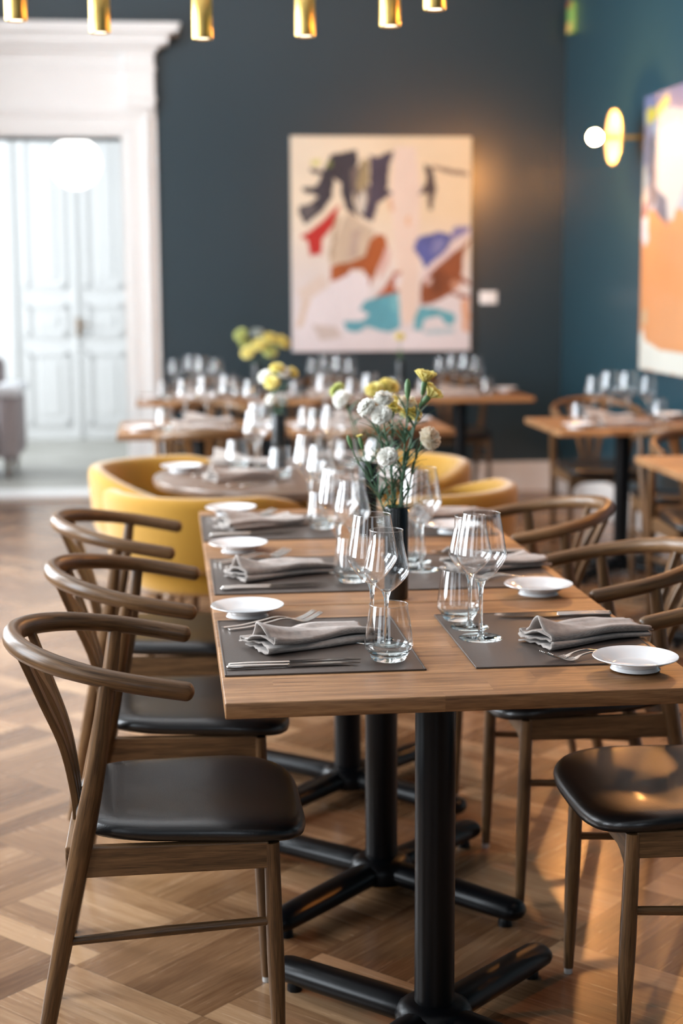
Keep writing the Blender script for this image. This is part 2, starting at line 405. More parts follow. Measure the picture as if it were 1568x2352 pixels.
# lobby shell
struct(G().box(-3.4, -3.3, YB+0.3, 10.9, 0, ZC).box(-3.4, -3.3, 13.8, 14.5, 0, ZC).box(-3.4, -3.3, 10.9, 13.8, 0, 0.5).box(-3.4, -3.3, 10.9, 13.8, 3.3, ZC).obj('wall_lobby_left', M['white_matt'], smooth=False))
struct(G().box(0.9, 1.0, YB+0.3, 14.5, 0, ZC).obj('wall_lobby_right', M['white_matt'], smooth=False))
struct(G().box(-3.4, 1.0, 14.32, 14.5, 0, ZC).obj('wall_lobby_back', M['white_matt'], smooth=False))

# threshold in the doorway
struct(G().box(OX0, OX1, YB-0.02, YB+0.34, 0.0, 0.032, 0.006).obj('trim_threshold', M['white'], smooth=True))
# baseboards
def baseboard(name, segs):
    g = G()
    for x0, x1, y0, y1 in segs: g.box(x0, x1, y0, y1, 0, 0.205, 0.006)
    for x0, x1, y0, y1 in segs:
        dx, dy = x1-x0, y1-y0
        if dx > dy: g.box(x0, x1, y0-0.008, y0, 0, 0.17)
        else: g.box(x0-0.008, x0, y0, y1, 0, 0.17)
    struct(g.obj(name, M['white'], smooth=False))
baseboard('baseboard_back', [(-0.04, XR-0.02, YB-0.02, YB)])
baseboard('baseboard_right', [(XR-0.02, XR, YN, YB-0.02)])
struct(G().box(XL, XL+0.02, YN, YB, 0, 0.2, 0.004).obj('baseboard_left', M['white'], smooth=False))
# wall panelling line and cornice over the doorway (trim around opening)
g = G()
for sgn, xi in ((1, OX1), (-1, OX0)):
    a = lambda p, q: (min(xi+sgn*p, xi+sgn*q), max(xi+sgn*p, xi+sgn*q))
    g.box(*a(-0.003, 0.045), YB-0.035, YB, 0.0, OZ+0.045)
    g.box(*a(0.045, 0.06), YB-0.05, YB, 0.0, OZ+0.06)
    g.box(*a(0.06, 0.145), YB-0.042, YB, 0.0, OZ+0.145)
    g.box(*a(0.145, 0.175), YB-0.065, YB, 0.0, OZ+0.175, 0.008)
    g.box(*a(0.175, 0.218), YB-0.03, YB, 0.0, OZ+0.175)
    g.box(*a(-0.01, 0.0), YB-0.03, YB+0.31, 0.0, OZ)      # jamb lining
    g.box(*a(-0.02, 0.225), YB-0.07, YB, 0.0, 0.24, 0.006)  # plinth block
struct(g.obj('trim_door_casing', M['white'], smooth=False))
g = G()
g.box(OX0, OX1, YB-0.035, YB, OZ, OZ+0.045); g.box(OX0-0.05, OX1+0.05, YB-0.05, YB, OZ+0.045, OZ+0.06)
g.box(OX0-0.06, OX1+0.06, YB-0.042, YB, OZ+0.06, OZ+0.145); g.box(OX0-0.145, OX1+0.145, YB-0.065, YB, OZ+0.145, OZ+0.175, 0.008)
g.box(OX0, OX1, YB-0.03, YB+0.31, OZ, OZ+0.012)
X0, X1 = OX0-0.21, OX1+0.21
g.box(X0, X1, YB-0.045, YB, OZ+0.175, 2.93)                               # frieze
g.box(X0, X1, YB-0.06, YB, 2.50, 2.53, 0.006); g.box(X0, X1, YB-0.055, YB, 2.79, 2.815, 0.006)
for a, b in ((OX1+0.01, X1+0.005), (X0-0.005, OX0-0.01)):
    g.box(a, b, YB-0.085, YB, 2.55, 2.93, 0.01); g.box(a-0.005, b+0.008, YB-0.095, YB, 2.60, 2.625, 0.008); g.box(a-0.005, b+0.008, YB-0.095, YB, 2.79, 2.815, 0.008)
struct(g.obj('trim_door_frieze', M['white'], smooth=False))
g = G()
for e, d, z0, z1 in ((0.02, 0.10, 2.90, 2.925), (0.05, 0.13, 2.925, 2.945), (0.095, 0.17, 2.945, 2.995), (0.115, 0.19, 2.995, 3.01), (0.16, 0.235, 3.01, 3.05), (0.175, 0.25, 3.05, 3.064)):
    g.box(X0-e, X1+e, YB-d, YB, z0, z1, 0.004)
struct(g.obj('trim_door_cornice', M['white'], smooth=False))
# far double door of the lobby
YD = 14.26
door = struct(thing('door_1')); door.location = (-0.83, YD, 0.025)
def leaf(x0, x1, name):
    g = G(); g.box(x0, x1, 0, 0.045, 0, 2.95)
    o = g.obj(name, M['white'], door, smooth=False)
    for z0, z1 in ((0.13, 0.79), (0.93, 1.22), (1.36, 2.72)):
        q = G(); a, b = x0+0.09, x1-0.075
        for e, dp in ((0.0, 0.018), (0.022, 0.010)):
            q.box(a+e, b-e, -dp, 0, z0+e, z0+e+0.02); q.box(a+e, b-e, -dp, 0, z1-e-0.02, z1-e); q.box(a+e, a+e+0.02, -dp, 0, z0+e, z1-e); q.box(b-e-0.02, b-e, -dp, 0, z0+e, z1-e)
        q.box(a+0.085, b-0.085, -0.012, 0, z0+0.085, z1-0.085, 0.006)
        q.obj('panel_moulding', M['white'], o, smooth=False)
leaf(-0.53, -0.004, 'door_leaf'); leaf(0.004, 0.50, 'door_leaf')
G().box(-0.025, 0.02, -0.022, 0, 0.0, 2.95, 0.008).obj('meeting_strip', M['white'], door, smooth=False)
g = G(); g.box(-0.62, -0.53, -0.03, 0.06, 0, 3.05, 0.01); g.box(0.50, 0.60, -0.03, 0.06, 0, 3.05, 0.01); g.box(-0.62, 0.60, -0.03, 0.06, 2.95, 3.07, 0.01)
g.obj('door_frame', M['white'], door, smooth=False)
hd = G().box(0.0, 0.035, -0.03, -0.022, 0.93, 1.10, 0.003).obj('handle_plate', M['brass_dark'], door)
P, R = roundtube(bez((0.018, -0.03, 1.04), (0.018, -0.08, 1.04), (0.04, -0.085, 1.04), (0.12, -0.082, 1.036), 8), 0.008)
G().tube(P, R, 10, up=(0, 0, 1)).obj('handle_lever', M['brass_dark'], hd, useuv=True)

# globe lamp hanging in the lobby
t = thing('globe_lamp', 'large glowing white globe lamp hanging in the bright lobby beyond the doorway', 'lamp', (-0.673, 12.0, 2.323))
prof = [(0.186*math.sin(a), -0.186*math.cos(a)) for a in [PI*i/24 for i in range(1, 24)]]
G().lathe([(0.001, -0.186)]+prof+[(0.001, 0.186)], 40).obj('glass_globe', M['globe'], t)
G().lathe([(0.05, 0.18), (0.05, 0.21), (0.006, 0.215), (0.004, ZC-2.323)], 16).obj('suspension_rod', M['brass'], t)

# upholstered armchair in the lobby, cut by the picture's left edge
t = thing('upholstered_armchair', 'grey-mauve upholstered armchair with its arm top whitened by light, in the lobby', 'armchair', (-1.55, 11.75, 0.025))
G().box(-0.42, 0.30, -0.36, 0.36, 0.13, 0.42, 0.04).obj('seat', M['grey_cloth'], t)
G().box(0.30, 0.44, -0.38, 0.38, 0.13, 0.60, 0.05).obj('armrest', M['grey_cloth'], t)
G().box(-0.56, -0.42, -0.38, 0.38, 0.13, 0.60, 0.05).obj('armrest', M['grey_cloth'], t)
G().box(-0.42, 0.30, 0.22, 0.40, 0.40, 0.86, 0.06).obj('backrest', M['grey_cloth'], t)
for x in (-0.48, 0.36):
    for y in (-0.3, 0.3): G().lathe([(0.001, -0.0), (0.016, 0.0), (0.026, 0.13)], 12, (x, y, 0)).obj('leg', M['chair'], t, axis=2)
o = tag(G().box(-1.27, -1.085, 11.36, 12.10, 0.625, 0.70, 0.02).obj('lit_arm_top', M['lit_arm_white']), 'white slab standing in for light on the grey lobby armchair arm', 'light patch')  # slab added as the brightly lit top of the arm

# ------------------------------------------------------------------ paintings
def pnp(px, py, poly):
    ins = np.zeros(px.shape, bool); n = len(poly)
    for i in range(n):
        x1, y1 = poly[i]; x2, y2 = poly[(i+1) % n]
        if y1 == y2: continue
        c = ((y1 > py) != (y2 > py)) & (px < (x2-x1)*(py-y1)/(y2-y1)+x1); ins ^= c
    return ins
def vnoise(u, v, seed, k=6):
    r = np.random.RandomState(seed); s = np.zeros(u.shape)
    for i in range(k):
        a, b, c = r.uniform(-1, 1, 2).tolist()+[r.uniform(0, 6.28)]; fq = 2**(i*0.75)*5
        s += np.sin(a*fq*u+b*fq*v+c+1.3*np.sin(fq*0.7*(u*b-v*a)+c*2))/(1.25**i)
    return s/3
def srgb(c): return tuple(((x/255+0.055)/1.055)**2.4 if x > 10 else x/255/12.92 for x in c)
def painting(name, parent_loc, rot, w, h, shapes, bgf, NX, NZ, label, box, coat=0.0):
    """canvas with the painted blotches stored as a colour attribute; shapes are in the units of box = (x0, y0, x1, y1), y down"""
    xs = np.linspace(0, 1, NX); zs = np.linspace(0, 1, NZ); U, V = np.meshgrid(xs, zs)
    col = bgf(U, V)
    bx = box[0]+U*(box[2]-box[0]); by = box[1]+V*(box[3]-box[1]); sc = box[2]-box[0]
    for i, (poly, c, var, rag) in enumerate(shapes):
        dx = vnoise(U*4, V*4, i*3+1)*(rag*sc*0.45)+vnoise(U*16, V*16, i+40)*sc*0.004; dy = vnoise(U*4, V*4, i*3+2)*(rag*sc*0.45)+vnoise(U*16, V*16, i+60)*sc*0.004
        ins = pnp(bx+dx, by+dy, poly); cc = np.array(srgb(c)); k = 1+var*vnoise(U*3, V*1.2, i*3+5)[..., None]+0.6*var*vnoise(U*14, V*5, i+80)[..., None]
        col = np.where(ins[..., None], np.clip(cc*k, 0, 1), col)
    t = thing(name, label, 'painting', parent_loc, rot)
    Vt = []; Fc = []
    for j in range(NZ):
        for i in range(NX): Vt.append(((xs[i]-0.5)*w, -0.0225, (0.5-zs[j])*h))
    for j in range(NZ-1):
        for i in range(NX-1): a = j*NX+i; Fc.append((a, a+NX, a+NX+1, a+1))
    m = bpy.data.materials.new(name+'_paint'); n = NT(m)
    at = n.new('ShaderNodeAttribute', attribute_name='paint'); n.l.new(at.outputs['Color'], n.bsdf.inputs['Base Color'])
    n.bsdf.inputs['Roughness'].default_value = 0.6; n.bsdf.inputs['Coat Weight'].default_value = coat; n.bsdf.inputs['Coat Roughness'].default_value = 0.12
    nz = n.new('ShaderNodeTexNoise', i_Scale=60.0, i_Detail=3.0); n.bump(nz.outputs[0], 0.15, 0.002)
    o = mk('painted_canvas', Vt, Fc, m, t)
    a = o.data.color_attributes.new('paint', 'FLOAT_COLOR', 'POINT')
    rgba = np.ones((NX*NZ, 4), np.float32); rgba[:, :3] = col.reshape(-1, 3)*0.78; a.data.foreach_set('color', rgba.ravel())
    G().box(-w/2, w/2, -0.022, 0.018, -h/2, h/2).obj('stretcher_frame', M['canvas_edge'], t, smooth=False)
    return t
def bg1(U, V):
    c1 = np.array(srgb((240, 224, 200))); c2 = np.array(srgb((238, 214, 176))); c3 = np.array(srgb((228, 220, 220)))
    a = c1*(1-U[..., None])+c2*U[..., None]; k = np.clip((V[..., None]-0.35)/0.4, 0, 1); c = a*(1-k)+c3*k
    return np.clip(c*(1+0.07*vnoise(U, V, 99)[..., None]), 0, 1)
DK = (50, 46, 56)
S1 = [
 ([(900, 160), (1060, 160), (1100, 500), (1090, 900), (1080, 1500), (960, 1560), (930, 1250), (900, 900), (860, 560)], (236, 214, 198), .04, .012),
 ([(180, 1500), (150, 1250), (330, 1150), (400, 1300), (250, 1480)], (222, 205, 192), .05, .03),
 ([(420, 870), (540, 640), (640, 740), (740, 800), (700, 960), (640, 1040), (480, 1080), (380, 1060), (380, 960)], (205, 184, 160), .08, .012),
 ([(235, 325), (340, 345), (400, 215), (600, 185), (615, 260), (565, 420), (575, 600), (610, 700), (520, 640), (490, 560), (475, 440), (425, 400), (410, 540), (340, 650), (200, 765), (140, 660), (250, 590), (300, 540), (180, 510), (180, 475), (270, 470), (310, 430), (325, 380), (235, 350)], DK, .25, .012),
 ([(560, 330), (660, 300), (720, 560), (640, 700), (590, 620), (560, 500)], (120, 105, 98), .3, .02),
 ([(700, 225), (760, 235), (890, 185), (850, 330), (840, 480), (880, 525), (760, 600), (725, 745), (640, 700), (690, 560), (705, 400)], (68, 60, 78), .25, .012),
 ([(600, 560), (660, 470), (680, 560), (650, 680), (600, 640)], (215, 205, 190), .08, .01),
 ([(250, 270), (320, 260), (320, 310), (260, 310)], (214, 208, 120), .1, .01),
 ([(370, 280), (410, 260), (415, 320), (375, 330)], (110, 116, 50), .2, .008),
 ([(1130, 285), (1185, 310), (1225, 480), (1190, 650), (1160, 650), (1160, 520), (1085, 525), (1150, 420)], (84, 70, 70), .15, .008),
 ([(1190, 300), (1300, 325), (1470, 350), (1470, 385), (1300, 360), (1200, 330)], (150, 125, 108), .2, .01),
 ([(150, 860), (300, 760), (475, 595), (425, 760), (335, 860), (320, 990), (230, 1005), (215, 880)], (184, 32, 24), .12, .006),
 ([(845, 570), (880, 560), (885, 660), (855, 660)], (222, 176, 140), .1, .01),
 ([(990, 700), (1015, 690), (1010, 780), (990, 770)], (222, 170, 120), .1, .01),
 ([(390, 1200), (400, 1080), (560, 1050), (660, 1000), (700, 880), (760, 830), (830, 850), (850, 960), (780, 1060), (730, 1190), (700, 1240), (650, 1110), (540, 1110), (520, 1180)], (172, 88, 34), .2, .012),
 ([(760, 1100), (830, 940), (870, 960), (850, 1080), (770, 1190)], (216, 180, 170), .1, .01),
 ([(740, 1335), (860, 1190), (900, 1120), (945, 1130), (880, 1240), (945, 1290), (800, 1315)], (176, 90, 52), .18, .012),
 ([(1045, 960), (1080, 860), (1230, 815), (1330, 825), (1335, 900), (1300, 970), (1140, 1105), (1100, 1020)], (84, 94, 158), .2, .01),
 ([(1370, 775), (1490, 765), (1470, 820), (1330, 900), (1340, 840)], (132, 126, 168), .15, .01),
 ([(1110, 1150), (1490, 800), (1500, 840), (1130, 1200)], (226, 206, 206), .05, .006),
 ([(1090, 1385), (1110, 1205), (1200, 1120), (1360, 980), (1500, 860), (1440, 1000), (1430, 1160), (1490, 1210), (1490, 1240), (1380, 1200), (1360, 1290), (1490, 1320), (1480, 1360), (1340, 1310), (1200, 1375)], (150, 80, 42), .25, .012),
 ([(100, 1500), (230, 1340), (420, 1200), (560, 1120), (690, 1160), (700, 1300), (640, 1400), (690, 1460), (610, 1510), (500, 1500), (500, 1600), (1490, 1600), (1490, 1745), (100, 1745)], (234, 226, 228), .04, .012),
 ([(250, 1540), (420, 1550), (480, 1650), (300, 1660)], (206, 192, 184), .05, .02),
 ([(500, 1510), (640, 1520), (695, 1460), (620, 1430), (660, 1350), (760, 1330), (920, 1290), (940, 1400), (940, 1575), (840, 1605), (680, 1560), (600, 1605), (510, 1590)], (96, 170, 186), .12, .01),
 ([(1055, 1480), (1100, 1400), (1250, 1420), (1375, 1460), (1375, 1540), (1300, 1545), (1260, 1480), (1130, 1500), (1110, 1600), (1050, 1590)], (100, 176, 190), .12, .01),
 ([(1120, 1590), (1370, 1570), (1370, 1620), (1140, 1620)], (180, 204, 212), .05, .01),
 ([(1430, 1360), (1495, 1340), (1490, 1600), (1440, 1590)], (222, 166, 130), .1, .01),

 ([(640, 250), (700, 260), (700, 420), (640, 520), (600, 470)], (150, 132, 96), .3, .012),
 ([(430, 700), (470, 690), (420, 900), (400, 1100), (380, 1000)], (176, 152, 124), .15, .012),
 ([(560, 800), (640, 780), (600, 1000), (520, 1030)], (190, 168, 152), .12, .015),
 ([(1180, 1180), (1260, 1100), (1330, 1180), (1280, 1300), (1190, 1300)], (122, 62, 30), .3, .02),
 ([(1330, 1210), (1400, 1190), (1420, 1250), (1360, 1280)], (196, 138, 108), .15, .01),
 ([(1130, 1180), (1190, 1180), (1190, 1230), (1140, 1230)], (214, 184, 176), .1, .01),
 ([(1200, 880), (1300, 860), (1280, 960), (1180, 1000)], (122, 124, 172), .15, .015),
 ([(900, 1160), (960, 1170), (950, 1240), (900, 1240)], (236, 228, 228), .05, .01),
 ([(150, 620), (230, 600), (300, 640), (210, 745)], (82, 76, 78), .3, .015),
 ([(870, 1300), (930, 1300), (930, 1450), (880, 1420)], (120, 186, 196), .1, .015),
 ([(180, 1360), (230, 1340), (160, 1560), (120, 1560)], (220, 198, 178), .06, .02),
]
painting('abstract_painting', (1.420, YB-0.02, 1.6795), 0, 1.207, 1.413, S1, bg1, 170, 200, 'abstract painting of dark, red, turquoise and brown blotches on dark blue wall', (90, 82, 1500, 1752))
def bg2(U, V):
    top = np.array(srgb((172, 178, 190))); bot = np.array(srgb((212, 146, 90)))
    k = (V[..., None] > 0.42+0.03*vnoise(U, V, 5)[..., None]); c = np.where(k, bot, top)
    return np.clip(c*(1+0.08*vnoise(U*2, V, 98)[..., None]), 0, 1)
S2 = [  # u 0 (far edge) .. 100 (near edge), v 0..150 down
 ([(0, 0), (100, 0), (100, 16), (40, 10), (0, 8)], (120, 124, 160), .2, .02),
 ([(4, 8), (14, 6), (16, 14), (5, 16)], (232, 208, 50), .08, .01),
 ([(14, 8), (40, 2), (42, 8), (16, 14)], (206, 196, 110), .1, .02),
 ([(3, 16), (14, 14), (10, 40), (2, 46)], (150, 140, 160), .2, .02),
 ([(8, 24), (20, 20), (22, 58), (12, 62)], (110, 104, 112), .25, .02),
 ([(20, 20), (60, 16), (70, 50), (50, 70), (30, 60)], (200, 202, 200), .05, .02),
 ([(22, 50), (40, 58), (44, 72), (24, 64)], (90, 98, 120), .2, .02),
 ([(0, 40), (6, 36), (8, 60), (2, 66)], (226, 208, 186), .06, .01),
 ([(2, 58), (8, 56), (8, 66), (2, 66)], (176, 110, 92), .12, .01),
 ([(0, 66), (10, 64), (12, 78), (6, 82), (0, 76)], (224, 216, 226), .05, .01),
 ([(0, 132), (6, 126), (10, 134), (40, 138), (100, 138), (100, 150), (0, 150)], (222, 224, 214), .05, .012),
 ([(4, 118), (12, 116), (12, 124), (4, 126)], (196, 176, 140), .1, .02),
]
painting('orange_painting', (XR-0.02, 8.518-0.52, 1.688), -PI/2, 1.04, 1.487, S2, bg2, 90, 130, 'abstract painting with a large orange field on the teal right wall', (0, 0, 100, 150), 0.5)
t = tag(G().box(2.095, 2.215, YB-0.006, YB, 1.283, 1.368, 0.002).obj('wall_label_card', M['white']), 'small white label card on the dark wall right of the painting', 'card')
# small green and amber sign fixed high on the right wall, next to the corner
t = thing('wall_sign', 'small green and amber box sign high on teal wall by the corner', 'sign', (XR, 10.235, 3.135))
G().box(-0.035, 0, -0.06, 0.06, -0.10, 0.10, 0.006).obj('sign_box', plain('green_sign', (0.22, 0.42, 0.10), 0.4), t)
G().box(-0.037, -0.030, -0.055, 0.055, -0.095, -0.03, 0.002).obj('amber_strip', plain('amber_sign', (0.75, 0.48, 0.14), 0.4), t)
G().box(-0.037, -0.030, -0.055, 0.055, 0.06, 0.098, 0.002).obj('rust_strip', plain('rust_sign', (0.38, 0.12, 0.04), 0.4), t)

# ------------------------------------------------------------------ wall lamps
def sconce(y, z, label, bulb='bulb'):
    t = thing('wall_sconce', label, 'lamp', (XR, y, z), 0, 'brass disc sconces on the teal wall')
    G().lathe([(0.001, 0), (0.075, 0), (0.075, 0.016), (0.001, 0.02)], 32).obj('wall_plate', M['brass_dark'], t).rotation_euler = (0, -PI/2, 0)
    G().tube([(0, 0, 0), (-0.255, 0, 0)], 0.012, 16, up=(0, 0, 1)).obj('arm', M['brass'], t)
    n = 96; V = []; Fc = []
    rr = [0.012, 0.05, 0.09, 0.12, 0.14, 0.150]
    for k, r in enumerate(rr):
        for j in range(n):
            a = 2*PI*j/n; f = max(0, (r-0.04)/0.11); rip = 0.006*f*math.cos(a*32)
            V.append((-0.150-0.045*(r/0.15)**2+rip, (r+0.004*f*math.cos(a*32))*math.cos(a), (r+0.004*f*math.cos(a*32))*math.sin(a)))
    for k in range(len(rr)-1):
        for j in range(n): Fc.append((k*n+j, k*n+(j+1) % n, (k+1)*n+(j+1) % n, (k+1)*n+j))
    d = mk('fluted_disc', V, Fc, M['brass_pale'], t); s = d.modifiers.new('thick', 'SOLIDIFY'); s.thickness = 0.003
    G().tube([(-0.225, 0, 0), (-0.262, 0, 0)], 0.017, 16).obj('bulb_socket', M['brass'], t)
    prof = [(0.037*math.sin(a), -0.037*math.cos(a)) for a in [PI*i/16 for i in range(17)]]
    b = G().lathe([(max(r, 0.001), zz) for r, zz in prof], 24).obj('bulb', M[bulb], t); b.location = (-0.298, 0, 0)
    return t
sconce(8.60, 2.225, 'brass disc sconce with a glowing round bulb, left of the orange painting')
sconce(6.35, 2.225, 'brass disc sconce on the near side of the orange painting')
sconce(4.15, 2.225, 'brass disc sconce on the teal wall nearest the long table, outside the picture', 'bulb_near')

# ------------------------------------------------------------------ brass cylinder pendants
pend = thing('pendant_lamp', 'x', 'lamp', (0, 0, 0), 0, 'brass cylinder pendants')
G().lathe([(0.024, 0.0), (0.0285, 0.0), (0.030, 0.004), (0.030, 0.118), (0.028, 0.121), (0.001, 0.122)], 40).obj('cylinder_shade', M['brass'], pend)
G().lathe([(0.001, 0.004), (0.025, 0.004)], 32).obj('lens', M['lens'], pend)
G().lathe([(0.0025, 0.12), (0.0025, ZC-2.14)], 8).obj('cord', M['black'], pend)
PL = [((-0.394, 4.404), 'brass cylinder pendant at the left end of the row of six'),
      ((-0.178, 4.594), 'brass cylinder pendant second from the left, before the white door cornice'),
      ((0.114, 4.683), 'brass cylinder pendant third from the left, seen in full right of the cornice'),
      ((0.408, 4.611), 'brass cylinder pendant third from the right, left above the abstract painting'),
      ((0.627, 4.414), 'brass cylinder pendant second from the right, above the abstract painting'),
      ((0.706, 4.141), 'brass cylinder pendant at the right end, only its tip in view')]
for (x, y), lb in PL: place(pend, (x, y, 2.14), 0, lb, 'brass cylinder pendants')

# ================================================================== TABLES
TT = 0.75; TH_ = 0.028
def pedestal(t, armlen=0.40, top=True, ang=45):
    col = G().lathe([(0.0380, 0.05), (0.0380, 0.06), (0.0380, 0.715)], 36).obj('column', M['black'], t)
    G().lathe([(0.001, 0.086), (0.050, 0.084), (0.068, 0.074), (0.076, 0.055), (0.072, 0.030), (0.001, 0.028)][::-1], 36).obj('hub', M['black'], t)
    G().box(-0.16, 0.16, -0.16, 0.16, 0.712, 0.7215, 0.002).obj('top_plate', M['black'], t)
    for k in range(4):
        a = math.radians(ang+90*k); dx, dy = math.cos(a), math.sin(a)
        P = [(dx*r, dy*r, z) for r, z in ((0.03, 0.052), (0.10, 0.050), (0.20, 0.047), (0.30, 0.044), (armlen-0.03, 0.042))]
        R = [(0.027, 0.038), (0.027, 0.038), (0.0265, 0.038), (0.026, 0.037), (0.024, 0.036)]
        P, R = roundtube(P, R, 3)
        f = G().tube(P, R, 16, up=(0, 0, 1)).obj('foot_arm', M['black'], t)
        G().lathe([(0.001, 0), (0.016, 0), (0.016, 0.012), (0.008, 0.026)], 12, (dx*(armlen-0.05), dy*(armlen-0.05), 0)).obj('glide', M['black'], f)
def rect_table(name, x0, x1, y0, y1, label, group, arm=0.40, ped=None):
    t = thing(name, label, 'table', ((x0+x1)/2, (y0+y1)/2, 0), 0, group)
    w, d = (x1-x0)/2, (y1-y0)/2
    G().box(-w, w, -d, d, TT-TH_, TT, 0.0025).obj('tabletop', M['oak'], t)
    e = thing('pedestal_base'); e.parent = t
    if ped: e.location = (ped[0]-(x0+x1)/2, ped[1]-(y0+y1)/2, 0)
    pedestal(e, arm)
    # the pedestal's pieces hang on the table through the column
    for c in list(e.children):
        c.parent = t; c.location = e.location
    bpy.data.objects.remove(e)
    return t
TG = 'oak pedestal tables pushed into one long row'
TX0, TX1 = 0.079, 0.908
rect_table('dining_table', TX0, TX1, 2.492, 3.254, 'oak pedestal table nearest the camera, front of the long row', TG, ped=(0.476, 2.748))
rect_table('dining_table', TX0, TX1, 3.260, 3.968, 'oak pedestal table in the middle of the long row', TG, ped=(0.478, 3.508))
rect_table('dining_table', TX0, TX1, 3.972, 4.675, 'oak pedestal table at the far end of the long row', TG, ped=(0.478, 4.21))
CG = 'small oak tables of the middle row'
rect_table('bistro_table', -0.249, 0.530, 7.10, 7.80, 'blurred oak table in the middle row, its left end against the white doorway', CG)
rect_table('bistro_table', 0.545, 1.319, 7.10, 7.80, 'blurred oak table in the middle row, right end behind the carnations', CG)
DG = 'small oak tables along the dark blue wall'
for i, lb in enumerate(('left oak table of the row along the dark blue wall', 'middle oak table of the row along the dark blue wall', 'right oak table of the row along the dark blue wall')):
    rect_table('bistro_table', -0.20+i*0.79, -0.205+(i+1)*0.79, 9.07, 9.72, lb, DG)
rect_table('bistro_table', 1.785, 2.60, 6.98, 7.70, 'oak table by the teal wall below the sconce, set with four wine glasses', 'oak tables along the teal wall')
rect_table('bistro_table', 1.82, 2.62, 5.20, 5.93, 'oak table cut off by the right edge of the picture', 'oak tables along the teal wall')
# round table
RC = (0.43, 5.55)
t = thing('round_table', 'round dark oak table between the four yellow armchairs', 'table', (RC[0], RC[1], 0))
G().lathe([(0.001, TT-0.034), (0.47, TT-0.034), (0.495, TT-0.028), (0.50, TT-0.014), (0.497, TT-0.002), (0.492, TT), (0.001, TT)], 96).obj('tabletop', wood('dark_round_oak', (0.07, 0.042, 0.028), (0.20, 0.125, 0.085), 0.3, 60, 4), t, axis=0)
pedestal(t, 0.38)

